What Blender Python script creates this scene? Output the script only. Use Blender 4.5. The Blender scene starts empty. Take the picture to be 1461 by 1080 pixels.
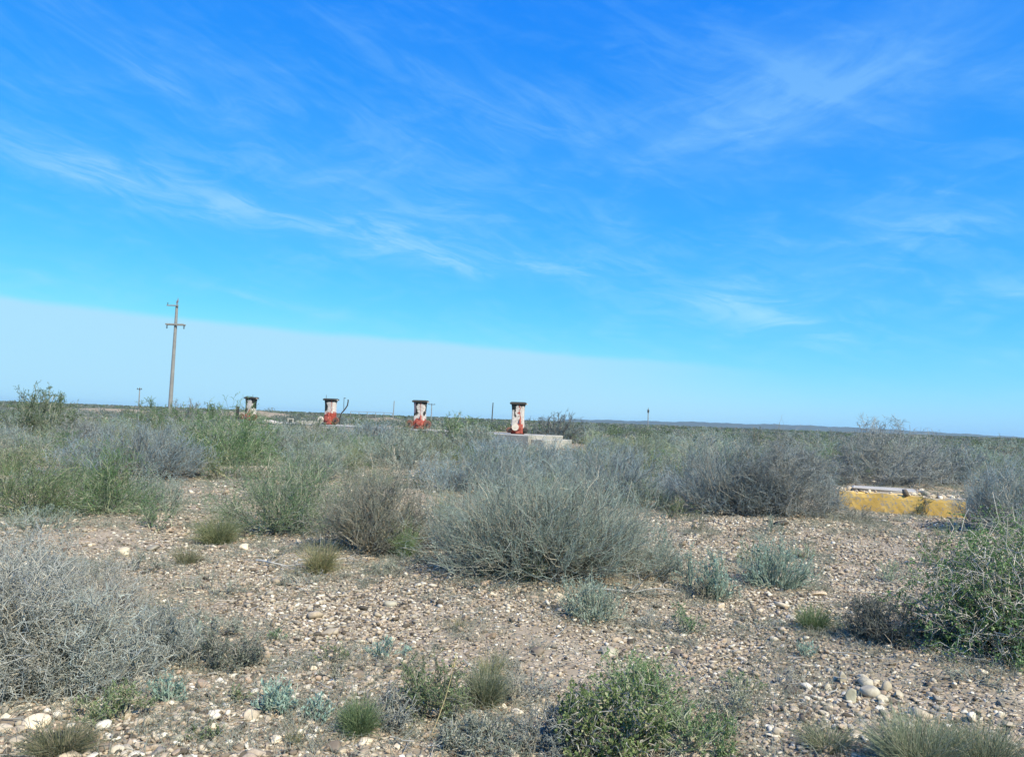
import bpy, math, time
import numpy as np
from mathutils import Matrix, Vector
T0 = time.time()
rng = np.random.default_rng(11)
sc = bpy.context.scene
COL = sc.collection
PI = math.pi

# ------------------------------------------------------------------ camera
FPX, CU, CV = 1100.0, 730.5, 540.0          # focal length and centre in pixels of the 1461 x 1080 photograph
CAMZ = 1.5
PITCH, ROLL = math.atan(59 / FPX), math.radians(2.1)
Fw = np.array([0, math.cos(PITCH), math.sin(PITCH)])
U0 = np.array([0, -math.sin(PITCH), math.cos(PITCH)])
X0 = np.array([1.0, 0, 0])
Rt = math.cos(ROLL) * X0 + math.sin(ROLL) * U0
Up = math.cos(ROLL) * U0 - math.sin(ROLL) * X0
cam = bpy.data.cameras.new("camera")
cam.sensor_width = 36
cam.lens = FPX / 1461 * 36
cam.clip_start = 0.05
cam.clip_end = 60000
camo = bpy.data.objects.new("camera", cam)
COL.objects.link(camo)
M = Matrix(((Rt[0], Up[0], -Fw[0], 0), (Rt[1], Up[1], -Fw[1], 0), (Rt[2], Up[2], -Fw[2], CAMZ), (0, 0, 0, 1)))
camo.matrix_world = M
sc.camera = camo

def gh(x, y):
    """height of the ground"""
    x = np.asarray(x, float); y = np.asarray(y, float)
    d = np.hypot(x, y)
    near = 0.045 * np.sin(.83 * x + 1.3) * np.cos(.66 * y + .4) + .028 * np.sin(1.6 * x - 1.1 * y + 2) + .014 * np.sin(3.1 * x + 2.3 * y)
    fade = 1 / (1 + (d / 60) ** 2)
    far = .18 * np.clip((d - 50) / 120, 0, 1) * (np.sin(x / 37 + 1) * np.sin(y / 53 + .3) - 1.0)
    bank = 1.5 * np.exp(-(((x + 46) / 13) ** 2 + ((y - 135) / 5) ** 2)) + 1.0 * np.exp(-(((x + 78) / 16) ** 2 + ((y - 150) / 6) ** 2))
    bank += 1.1 * np.exp(-(((x + 24) / 9) ** 2 + ((y - 142) / 5) ** 2))
    # an uneven lip along the eroded bank
    bank = bank * (1 + .18 * np.sin(x * .9) * np.sin(y * .7 + x * .31))
    # heap of gravel in front of the yellow blocks and a rise under the far platform
    mound = .08 * np.exp(-(((x - 7.6) / 1.4) ** 2 + ((y - 13.4) / .9) ** 2)) + .10 * np.exp(-(((x + 1.6) / 1.3) ** 2 + ((y - 14.5) / 1.6) ** 2))
    a = (x - .36) * -.79962 + (y - 44.4) * .60050; c = (x - .36) * .60050 + (y - 44.4) * .79962
    sm = lambda t: np.clip(t, 0, 1) ** 2 * (3 - 2 * np.clip(t, 0, 1))
    rise = .60 * sm((a - 2.0) / 5) * sm((c + 6.5) / 5) * np.exp(-(np.maximum(c, 0) / 50) ** 2) * np.exp(-(np.maximum(a - 32, 0) / 25) ** 2)
    return near * fade + far + bank + mound + rise

def ray(u, v):
    d = Fw + Rt * ((u - CU) / FPX) + Up * ((CV - v) / FPX)
    return d / d[1]

def onground(u, v):
    d = ray(u, v)
    t = (0 - CAMZ) / min(d[2], -1e-4)
    for _ in range(25):
        z = float(gh(d[0] * t, d[1] * t))
        t = .5 * t + .5 * (z - CAMZ) / min(d[2], -1e-4)
    return np.array([d[0] * t, d[1] * t, float(gh(d[0] * t, d[1] * t))])

def atdepth(u, v, Y):
    return np.array([0, 0, CAMZ]) + ray(u, v) * Y

def project(p):
    q = np.asarray(p, float) - np.array([0, 0, CAMZ])
    z = q @ Fw
    return CU + FPX * (q @ Rt) / z, CV - FPX * (q @ Up) / z, z

# ------------------------------------------------------------------ node helpers
def newmat(name):
    m = bpy.data.materials.new(name); m.use_nodes = True
    nt = m.node_tree
    return m, nt, nt.nodes["Principled BSDF"], nt.links

class NB:
    def __init__(s, nt): s.nt = nt; s.L = nt.links
    def n(s, t, **k):
        x = s.nt.nodes.new(t)
        for a, b in k.items(): setattr(x, a, b)
        return x
    def sock(s, x, inp):
        if isinstance(x, (int, float)): inp.default_value = x
        elif isinstance(x, tuple): inp.default_value = x if len(x) == len(inp.default_value) else (*x, 1)
        else: s.L.new(x, inp)
    def math(s, op, a, b=0.0, c=None, clamp=False):
        x = s.n("ShaderNodeMath", operation=op, use_clamp=clamp)
        s.sock(a, x.inputs[0]); s.sock(b, x.inputs[1])
        if c is not None: s.sock(c, x.inputs[2])
        return x.outputs[0]
    def mix(s, f, a, b, mode='MIX'):
        x = s.n("ShaderNodeMix", data_type='RGBA', blend_type=mode)
        s.sock(f, x.inputs[0]); s.sock(a, x.inputs[6]); s.sock(b, x.inputs[7])
        return x.outputs[2]
    def noise(s, vec, scale, detail=4, rough=.55, dist=0.0, out=0):
        x = s.n("ShaderNodeTexNoise")
        if vec is not None: s.L.new(vec, x.inputs["Vector"])
        x.inputs["Scale"].default_value = scale; x.inputs["Detail"].default_value = detail
        x.inputs["Roughness"].default_value = rough; x.inputs["Distortion"].default_value = dist
        return x.outputs[out]
    def vor(s, vec, scale, feature='F1', out="Distance"):
        x = s.n("ShaderNodeTexVoronoi", feature=feature)
        s.L.new(vec, x.inputs["Vector"]); x.inputs["Scale"].default_value = scale
        return x.outputs[out]
    def smooth(s, x, a, b):
        r = s.n("ShaderNodeMapRange", interpolation_type='SMOOTHSTEP')
        s.sock(x, r.inputs[0]); s.sock(a, r.inputs[1]); s.sock(b, r.inputs[2])
        r.inputs[3].default_value = 0; r.inputs[4].default_value = 1
        return r.outputs[0]
    def ramp(s, f, stops, interp='LINEAR'):
        x = s.n("ShaderNodeValToRGB"); x.color_ramp.interpolation = interp
        e = x.color_ramp.elements
        while len(e) < len(stops): e.new(.5)
        for k, (p, c) in enumerate(stops): e[k].position = p; e[k].color = (*c, 1)
        s.L.new(f, x.inputs[0]); return x.outputs[0]
    def comb(s, x, y, z=0.0):
        c = s.n("ShaderNodeCombineXYZ"); s.sock(x, c.inputs[0]); s.sock(y, c.inputs[1]); s.sock(z, c.inputs[2]); return c.outputs[0]
    def bump(s, h, strength, dist, bsdf):
        b = s.n("ShaderNodeBump"); b.inputs["Strength"].default_value = strength; b.inputs["Distance"].default_value = dist
        s.L.new(h, b.inputs["Height"]); s.L.new(b.outputs[0], bsdf.inputs["Normal"])

# ------------------------------------------------------------------ light and sky
EXPO = .45
SUN_EL, SUN_AZ = math.radians(47), math.radians(140)
S = Vector((math.cos(SUN_EL) * math.sin(SUN_AZ), math.cos(SUN_EL) * math.cos(SUN_AZ), math.sin(SUN_EL)))
sl = bpy.data.lights.new("sun", 'SUN'); sl.energy = 4.8; sl.angle = math.radians(.5); sl.color = (1, .90, .73)
so = bpy.data.objects.new("sun", sl); COL.objects.link(so)
so.rotation_euler = S.to_track_quat('Z', 'Y').to_euler(); so.location = (20, -5, 30)

world = bpy.data.worlds.new("World"); sc.world = world; world.use_nodes = True
nb = NB(world.node_tree); nt = world.node_tree
bg = nt.nodes["Background"]
sky = nb.n("ShaderNodeTexSky", sky_type='NISHITA', sun_disc=False, sun_elevation=SUN_EL, sun_rotation=SUN_AZ,
           air_density=1.0, dust_density=.4, ozone_density=3.0)
sep = nb.n("ShaderNodeSeparateColor"); nt.links.new(sky.outputs[0], sep.inputs[0])
# grade of the clear sky: deep saturated blue overhead, cyan low down
def grade(i, ref, val, k):
    x = nb.math('MULTIPLY', sep.outputs[i], .1 / ref)
    return nb.math('MULTIPLY', nb.math('POWER', x, k), val)
r_ = grade(0, .47, .27, 1.85); g_ = grade(1, .53, .68, .86); b_ = grade(2, .49, 1.02, .12)
cc = nb.n("ShaderNodeCombineColor")
for i, x in enumerate((r_, g_, b_)): nt.links.new(x, cc.inputs[i])
clear = cc.outputs[0]
tc = nb.n("ShaderNodeTexCoord"); sx = nb.n("ShaderNodeSeparateXYZ"); nt.links.new(tc.outputs["Generated"], sx.inputs[0])
az = nb.math('ARCTAN2', sx.outputs[0], sx.outputs[1]); el = nb.math('ARCSINE', sx.outputs[2])
def uv2ae(u, v):
    d = ray(u, v); d = d / np.linalg.norm(d)
    return math.atan2(d[0], d[1]), math.asin(d[2])
def rotated(slope, a0=0.0, e0=0.0):
    """coordinates along / across a streak that falls to the right by slope degrees"""
    c, s_ = math.cos(math.radians(slope)), math.sin(math.radians(slope))
    a = nb.math('SUBTRACT', az, a0); e = nb.math('SUBTRACT', el, e0)
    s1 = nb.math('SUBTRACT', nb.math('MULTIPLY', a, c), nb.math('MULTIPLY', e, s_))
    t1 = nb.math('ADD', nb.math('MULTIPLY', a, s_), nb.math('MULTIPLY', e, c))
    return s1, t1
warp_n = nb.n("ShaderNodeTexNoise"); nt.links.new(tc.outputs["Generated"], warp_n.inputs["Vector"])
warp_n.inputs["Scale"].default_value = 5; warp_n.inputs["Detail"].default_value = 3
wsep = nb.n("ShaderNodeSeparateColor"); nt.links.new(warp_n.outputs["Color"], wsep.inputs[0])
def streaks(slope, fs, ft, lo, hi, seed, warp=.05):
    s1, t1 = rotated(slope)
    s1 = nb.math('ADD', s1, nb.math('MULTIPLY', wsep.outputs[0], warp)); t1 = nb.math('ADD', t1, nb.math('MULTIPLY', wsep.outputs[1], warp))
    n1 = nb.noise(nb.comb(nb.math('MULTIPLY', s1, fs), nb.math('MULTIPLY', t1, ft), seed), 1.0, 10, .64, .7)
    return nb.smooth(n1, lo, hi)
ST = {'a': streaks(22, 6, 30, .38, .70, 1.3), 'b': streaks(9, 9, 40, .38, .68, 5.1), 'c': streaks(-14, 8, 24, .36, .70, 9.7), 'd': streaks(-8, 3.6, 12, .32, .70, 3.3)}
BLOBS = [  # u, v, half length, half thickness, slope down to the right, amount, streak set
    (60, 222, 170, 26, 14, .58, 'b'), (230, 268, 200, 24, 13, .56, 'b'), (400, 302, 130, 15, 9, .32, 'b'),
    (300, 245, 300, 60, 12, .14, 'b'),
    (570, 345, 150, 26, 10, .62, 'b'), (720, 378, 160, 16, 5, .42, 'b'), (640, 300, 120, 34, -8, .42, 'b'),
    (500, 240, 90, 34, -12, .40, 'c'), (850, 375, 120, 30, 0, .26, 'b'), (870, 320, 60, 30, 10, .18, 'b'),
    (1060, 435, 120, 30, 10, .55, 'b'), (1140, 465, 60, 11, 12, .55, 'b'), (1360, 330, 150, 34, 4, .40, 'b'), (1420, 412, 110, 18, 9, .42, 'b'),
    (1330, 275, 150, 40, -8, .25, 'c'), (1290, 75, 270, 80, -16, .62, 'd'), (1090, 150, 190, 45, -14, .55, 'c'), (1130, 105, 140, 17, 30, .45, 'a'),
    (1000, 175, 130, 40, -4, .28, 'c'), (225, 115, 90, 14, 26, .40, 'a'), (150, 60, 240, 50, 24, .30, 'a'), (620, 110, 190, 24, 21, .30, 'a'),
    (790, 170, 220, 45, 17, .36, 'a'), (420, 170, 300, 60, 22, .22, 'a'), (620, 200, 200, 40, 14, .25, 'a'), (950, 60, 160, 50, 24, .22, 'a'),
    (430, 440, 130, 7, 8, .30, 'b'), (60, 395, 120, 14, 6, .18, 'b'), (1200, 400, 80, 40, -5, .15, 'c'), (1250, 500, 260, 26, 3, .12, 'b'),
]
total = None
for (u, v, hl, ht, slope, amt, key) in BLOBS:
    a0, e0 = uv2ae(u, v)
    s1, t1 = rotated(slope + 0.0, a0, e0)
    q = nb.math('ADD', nb.math('POWER', nb.math('ABSOLUTE', nb.math('MULTIPLY', s1, FPX / hl)), 2.0), nb.math('POWER', nb.math('ABSOLUTE', nb.math('MULTIPLY', t1, FPX / ht)), 2.0))
    g = nb.math('MULTIPLY', nb.math('EXPONENT', nb.math('MULTIPLY', q, -1.1)), amt)
    base = nb.math('MULTIPLY_ADD', ST[key], .95, .26)
    g = nb.math('MULTIPLY', g, nb.math('MULTIPLY', base, .74))
    total = g if total is None else nb.math('ADD', total, g)
amb = nb.math('ADD', nb.math('MULTIPLY', nb.math('MULTIPLY', ST['d'], ST['a']), .20), nb.math('MULTIPLY', nb.math('MULTIPLY', ST['b'], ST['c']), .22))
cl = nb.math('MINIMUM', nb.math('ADD', total, amb), .85)
low = nb.smooth(el, .05, .5)
ccol = nb.mix(low, (.40, .80, 1.0), (.155, .46, 1.0))
c1 = nb.mix(cl, clear, ccol)
# pale sheet of thin cloud low on the left, with a clean falling upper edge
A = uv2ae(0, 421); B = uv2ae(560, 482); C = uv2ae(1000, 560)
sl_ = (B[1] - A[1]) / (B[0] - A[0])
edge = nb.math('MULTIPLY_ADD', nb.math('SUBTRACT', az, A[0]), sl_, A[1])
da = nb.math('MAXIMUM', nb.math('SUBTRACT', az, B[0]), 0.0)
edge = nb.math('SUBTRACT', edge, nb.math('MULTIPLY', nb.math('POWER', da, 2.0), .05))
wob = nb.math('MULTIPLY', nb.math('SUBTRACT', nb.noise(nb.comb(nb.math('MULTIPLY', az, 6.0), nb.math('MULTIPLY', el, 20.0), 7.0), 1.0, 5, .6), .5), .012)
dd = nb.math('SUBTRACT', nb.math('ADD', edge, wob), el)
sheet = nb.smooth(dd, -.004, .008)
side = nb.math('SUBTRACT', 1.0, nb.smooth(az, -.02, .42))
sheet = nb.math('MULTIPLY', nb.math('MULTIPLY', sheet, side), .94)
c2 = nb.mix(sheet, c1, (.43, .77, 1.0))
v10 = nb.n("ShaderNodeVectorMath", operation='SCALE'); nt.links.new(c2, v10.inputs[0]); v10.inputs[3].default_value = 10 / 2 ** EXPO
nt.links.new(v10.outputs[0], bg.inputs[0]); bg.inputs[1].default_value = .1

vs = sc.view_settings
vs.view_transform = 'Standard'; vs.look = 'None'; vs.exposure = EXPO; vs.gamma = 1

# ------------------------------------------------------------------ mesh helpers
def mesh_np(name, verts, faces_list, tint=None, mat=None, smooth=False):
    """faces_list: list of (n,3) / (n,4) index arrays"""
    me = bpy.data.meshes.new(name)
    verts = np.ascontiguousarray(verts, np.float32)
    me.vertices.add(len(verts)); me.vertices.foreach_set("co", verts.ravel())
    loops = np.concatenate([f.ravel() for f in faces_list]).astype(np.int32)
    starts = []; off = 0
    for f in faces_list:
        k = f.shape[1]; starts.append(off + np.arange(len(f)) * k); off += f.size
    starts = np.concatenate(starts).astype(np.int32)
    me.loops.add(len(loops)); me.loops.foreach_set("vertex_index", loops)
    me.polygons.add(len(starts)); me.polygons.foreach_set("loop_start", starts)
    if smooth: me.polygons.foreach_set("use_smooth", np.ones(len(starts), bool))
    me.update(calc_edges=True)
    if tint is not None:
        a = me.attributes.new("tint", 'FLOAT', 'POINT'); a.data.foreach_set("value", np.ascontiguousarray(tint, np.float32))
    if mat: me.materials.append(mat)
    return me

def link(name, me, parent=None, loc=None, color=None, **props):
    o = bpy.data.objects.new(name, me); COL.objects.link(o)
    if loc is not None: o.location = tuple(float(c) for c in loc)
    if parent: o.parent = parent
    if color is not None: o.color = (*color, 1)
    for k, v in props.items(): o[k] = v
    return o

class Acc:
    def __init__(s): s.v = []; s.f4 = []; s.f3 = []; s.t = []; s.n = 0
    def add(s, v, t, f4=None, f3=None):
        s.v.append(v); s.t.append(t)
        if f4 is not None: s.f4.append(f4 + s.n)
        if f3 is not None: s.f3.append(f3 + s.n)
        s.n += len(v)
    def mesh(s, name, mat, smooth=False):
        if not s.v: return None
        fl = []
        if s.f4: fl.append(np.concatenate(s.f4))
        if s.f3: fl.append(np.concatenate(s.f3))
        return mesh_np(name, np.concatenate(s.v), fl, np.concatenate(s.t), mat, smooth)

def nrm(a): return a / np.maximum(np.linalg.norm(a, axis=-1, keepdims=True), 1e-9)

def tubes(acc, P, R, tint, sides=3):
    N, K, _ = P.shape
    if N == 0: return
    Tn = nrm(np.gradient(P, axis=1))
    ref = nrm(rng.normal(size=(N, 1, 3)))
    a = nrm(np.cross(Tn, ref)); b = np.cross(Tn, a)
    th = np.arange(sides) * 2 * PI / sides
    ring = a[:, :, None, :] * np.cos(th)[None, None, :, None] + b[:, :, None, :] * np.sin(th)[None, None, :, None]
    V = P[:, :, None, :] + ring * R[:, :, None, None]
    base = np.arange(N)[:, None, None] * K * sides + np.arange(K - 1)[None, :, None] * sides + np.arange(sides)[None, None, :]
    nxt = np.arange(N)[:, None, None] * K * sides + np.arange(K - 1)[None, :, None] * sides + ((np.arange(sides) + 1) % sides)[None, None, :]
    F = np.stack([base, nxt, nxt + sides, base + sides], -1).reshape(-1, 4)
    tt = np.repeat(tint, K * sides)
    acc.add(V.reshape(-1, 3), tt, f4=F)

def leaves(acc, pos, direc, size, tint, width=.42):
    N = len(pos)
    if N == 0: return
    d = nrm(direc); side = nrm(np.cross(d, rng.normal(size=(N, 3)))); up = np.cross(d, side)
    L = size[:, None]
    v0 = pos; v2 = pos + d * L
    m = pos + d * L * .5
    v1 = m + side * L * width + up * L * .12; v3 = m - side * L * width + up * L * .12
    V = np.stack([v0, v1, v2, v3], 1).reshape(-1, 3)
    i = np.arange(N)[:, None] * 4
    acc.add(V, np.repeat(tint, 4), f4=i + np.array([[0, 1, 2, 3]]))

def sample(P, idx, t):
    K = P.shape[1]; x = t * (K - 1); i = np.minimum(x.astype(int), K - 2); f = (x - i)[:, None]
    a = P[idx, i]; b = P[idx, i + 1]
    return a * (1 - f) + b * f, nrm(b - a)

def grow(P, n, tmin, L, spread, up, K=4, wig=.06, bend=.25):
    idx = rng.integers(0, len(P), n); t = tmin + (1 - tmin) * rng.random(n)
    p0, tan = sample(P, idx, t)
    d = nrm(tan + spread * rng.normal(size=(n, 3)) + np.array([0, 0, up]))
    Ls = L * rng.uniform(.5, 1.3, n)
    s = np.linspace(0, 1, K)
    bd = rng.normal(size=(n, 3)) * bend + np.array([0, 0, up * .4])
    Q = p0[:, None] + d[:, None] * (Ls[:, None] * s)[:, :, None] + bd[:, None] * (Ls[:, None] * s ** 2)[:, :, None]
    Q[:, 1:] += rng.normal(size=(n, K - 1, 3)) * (wig * Ls)[:, None, None]
    return Q

def lobes(n=5):
    d = nrm(rng.normal(size=(n, 3)) + np.array([0, 0, .3])); return d, rng.uniform(-.26, .22, n)

SOFT = .80
def envelope(P, rx, ry, h, lb, soft=1.0):
    q = P / np.array([rx, ry, h])
    r = np.linalg.norm(q, axis=-1)
    dn = q / np.maximum(r, 1e-6)[..., None]
    lim = np.ones(r.shape)
    for d, a in zip(*lb): lim += a * np.clip((dn @ d - .3) / .7, 0, 1) ** 1.5
    lim = lim * soft
    k = np.where(r > lim, (lim + SOFT * (r - lim).clip(0, .6)) / np.maximum(r, 1e-6), 1)
    P *= k[..., None]
    P[..., 2] = np.maximum(P[..., 2], .004)
    return P

SPEC = {
    # stems, first twigs, fine twigs, leaves per square pixel of the photograph; spreads; leaf size (m)
    'wiry':  dict(n0=.0055, n1=.034, n2=.130, nl=.22, base=.36, sp1=.24, up1=.34, sp2=.38, up2=.36, l1=.34, l2=.20, leaf=.011, lw=.22, wig=.085),
    'leafy': dict(n0=.0024, n1=.016, n2=.055, nl=.22, base=.42, sp1=.50, up1=.15, sp2=.6, up2=.2, l1=.32, l2=.18, leaf=.014, lw=.22, wig=.07),
    'dead':  dict(n0=.0030, n1=.030, n2=.150, nl=0.0, base=.62, sp1=.65, up1=.06, sp2=.75, up2=.10, l1=.24, l2=.13, leaf=.01, lw=.3, wig=.11),
    'thorn': dict(n0=.0016, n1=.008, n2=.034, nl=.40, base=.35, sp1=.85, up1=.05, sp2=1.0, up2=.05, l1=.34, l2=.13, leaf=.016, lw=.30, wig=.10, k1=9),
    'mat':   dict(n0=.0030, n1=.022, n2=.095, nl=.10, base=.55, sp1=.7, up1=.1, sp2=.8, up2=.15, l1=.26, l2=.18, leaf=.014, lw=.25, wig=.10),
    'herb':  dict(n0=.0100, n1=.030, n2=.040, nl=.10, base=.55, sp1=.35, up1=.45, sp2=.4, up2=.5, l1=.34, l2=.20, leaf=.022, lw=.16, wig=.05),
}

def ellipsoid_stems(n, rx, ry, h, base, K=6, low=0.0):
    d = rng.normal(size=(n, 3)); d[:, 2] = np.abs(d[:, 2]) + low; d = nrm(d)
    tip = d * rng.uniform(.72, 1.0, (n, 1)) * np.array([rx, ry, h])
    tip[:, 2] = np.maximum(tip[:, 2], .12 * h)
    b = np.zeros((n, 3)); b[:, :2] = tip[:, :2] * base * rng.uniform(.5, 1.1, (n, 1)) + rng.normal(size=(n, 2)) * .08 * rx
    c = b * .55 + tip * .45; c[:, 2] = tip[:, 2] * rng.uniform(.45, .75, n)
    s = np.linspace(0, 1, K)[None, :, None]
    P = (1 - s) ** 2 * b[:, None] + 2 * s * (1 - s) * c[:, None] + s ** 2 * tip[:, None]
    P[:, 1:] += rng.normal(size=(n, K - 1, 3)) * .025 * h
    return P

def shrub_meshes(kind, w, h, area, px, dens=1.0, depth=None, name=None):
    """two meshes, woody branches and the fine foliage, for a shrub w wide and h tall; px = metres per photo pixel there"""
    s = SPEC[kind]
    rx = w / 2; ry = (depth or w * .85) / 2
    lb = lobes(6)
    R = lambda k, mn: max(int(k * area * dens), mn)
    n0, n1, n2, nl = R(s['n0'], 14), R(s['n1'], 30), R(s['n2'], 90), R(s['nl'], 0)
    size = math.sqrt(rx * h)
    l1 = min(s['l1'] * size * 1.6, .40); l2 = min(s['l2'] * size * 1.25, .20)
    P0 = envelope(ellipsoid_stems(n0, rx, ry, h, s['base'] * (.45 if dens < .8 else 1)), rx, ry, h, lb)
    P1 = envelope(grow(P0, n1, .12, l1, s['sp1'], s['up1'], s.get('k1', 5), s['wig']), rx, ry, h, lb)
    P2 = envelope(grow(P1, n2, .15, l2, s['sp2'], s['up2'], 4, s['wig']), rx, ry, h, lb, 1.03)
    br, fo = Acc(), Acc()
    fat = {'thorn': 1.15, 'dead': .62}.get(kind, 1.0)
    def rad(n, K, r0, r1, mn):
        r = np.linspace(r0, r1, K)[None, :] * rng.uniform(.7, 1.3, (n, 1)); return np.maximum(r, mn)
    tubes(br, P0, rad(n0, 6, min(.012 * size + .002, .011) * fat, .0025, .30 * px), rng.random(n0), 4)
    tubes(br, P1, rad(n1, s.get('k1', 5), .0032 * fat, .0016, .20 * px), rng.random(n1))
    r2 = rad(n2, 4, .0017, .0008, .0); r2 = np.maximum(r2, np.linspace(.24, .13, 4)[None] * px)
    tubes(fo, P2, r2, rng.beta(1.6, 2.2, n2))
    if nl:
        idx = rng.integers(0, n2, nl); t = rng.random(nl) ** .7
        p, tan = sample(P2, idx, t)
        ls = np.maximum(s['leaf'] * rng.uniform(.6, 1.4, nl), rng.uniform(.8, 2.0, nl) * px)
        cl = rng.random(n2)[idx]
        leaves(fo, p, tan * .5 + rng.normal(size=(nl, 3)) * .7 + np.array([0, 0, .3]), ls, np.clip(.55 * cl + .45 * rng.random(nl), 0, 1), s['lw'])
    return br.mesh((name or kind) + "_branches", BARK[kind]), fo.mesh((name or kind) + "_foliage", FOL[kind])

def tuft_mesh(w, h, area, px, name="tuft", dens=1.0, tall=0):
    n = max(int(area * .16 * dens), 40)
    a = rng.uniform(0, 2 * PI, n); lean = rng.random(n) ** .7
    b = np.zeros((n, 3)); rb = np.sqrt(rng.random(n)) * w * .20
    b[:, 0] = np.cos(a) * rb; b[:, 1] = np.sin(a) * rb
    L = h * rng.uniform(.25, 1.15, n)
    out = np.stack([np.cos(a), np.sin(a), np.zeros(n)], 1)
    K = 5; s = np.linspace(0, 1, K)[None, :, None]
    P = b[:, None] + out[:, None] * (lean * w * .34)[:, None, None] * s ** 1.6 + np.array([0, 0, 1.0]) * (L * (1 - .28 * lean))[:, None, None] * (s - .18 * s ** 2 * lean[:, None, None])
    P += rng.normal(size=P.shape) * .03 * h * s + rng.normal(size=(n, 1, 3)) * .16 * h * s ** 2
    r = np.linspace(1, .3, K)[None, :] * np.maximum(.0016, .30 * px) * rng.uniform(.7, 1.3, (n, 1))
    ac = Acc(); tubes(ac, P, r, rng.random(n))
    return ac.mesh(name, FOL['tuft'])

# ------------------------------------------------------------------ materials of plants
def plant_mat(name, ca, cb, var=.35, trans=.25, dry=(.55, .48, .36)):
    m, nt, bs, L = newmat(name); n = NB(nt)
    at = n.n("ShaderNodeAttribute", attribute_name="tint")
    oi = n.n("ShaderNodeObjectInfo")
    c = n.mix(at.outputs["Fac"], ca, cb)
    c = n.mix(n.math('MULTIPLY', n.smooth(at.outputs["Fac"], .80, .86), .8), c, dry)   # dead shoots among the living
    c = n.mix(1.0, c, oi.outputs["Color"], 'MULTIPLY')
    k = n.math('MULTIPLY_ADD', oi.outputs["Random"], var, 1 - var / 2)
    c = n.mix(1.0, c, n.comb(k, k, k), 'MULTIPLY')
    L.new(c, bs.inputs["Base Color"]); bs.inputs["Roughness"].default_value = .75; bs.inputs["Specular IOR Level"].default_value = .25
    if trans:
        tr = n.n("ShaderNodeBsdfTranslucent"); L.new(c, tr.inputs[0])
        mx = n.n("ShaderNodeMixShader"); mx.inputs[0].default_value = trans
        L.new(bs.outputs[0], mx.inputs[1]); L.new(tr.outputs[0], mx.inputs[2])
        L.new(mx.outputs[0], nt.nodes["Material Output"].inputs[0])
    return m
FOL = {
    'wiry': plant_mat("wiry_foliage", (.29, .335, .29), (.72, .79, .71), trans=.48),
    'leafy': plant_mat("leafy_foliage", (.13, .17, .10), (.37, .44, .29), trans=.35),
    'dead': plant_mat("dead_twigs", (.29, .30, .27), (.70, .73, .68), trans=.25),
    'thorn': plant_mat("thorn_foliage", (.09, .125, .06), (.33, .40, .21), trans=.3),
    'mat': plant_mat("mat_foliage", (.20, .22, .17), (.50, .53, .43), trans=.3),
    'herb': plant_mat("herb_foliage", (.24, .29, .23), (.52, .60, .50), trans=.3),
    'tuft': plant_mat("tuft_blades", (.17, .20, .12), (.50, .53, .37), trans=.3),
}
_wood = plant_mat("grey_wood", (.17, .165, .14), (.44, .43, .37), trans=0)
_pale = plant_mat("pale_wood", (.28, .27, .235), (.54, .53, .47), trans=0)
BARK = {'wiry': _wood, 'leafy': _wood, 'dead': _pale, 'thorn': _pale, 'mat': _wood, 'herb': FOL['herb']}

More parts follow.
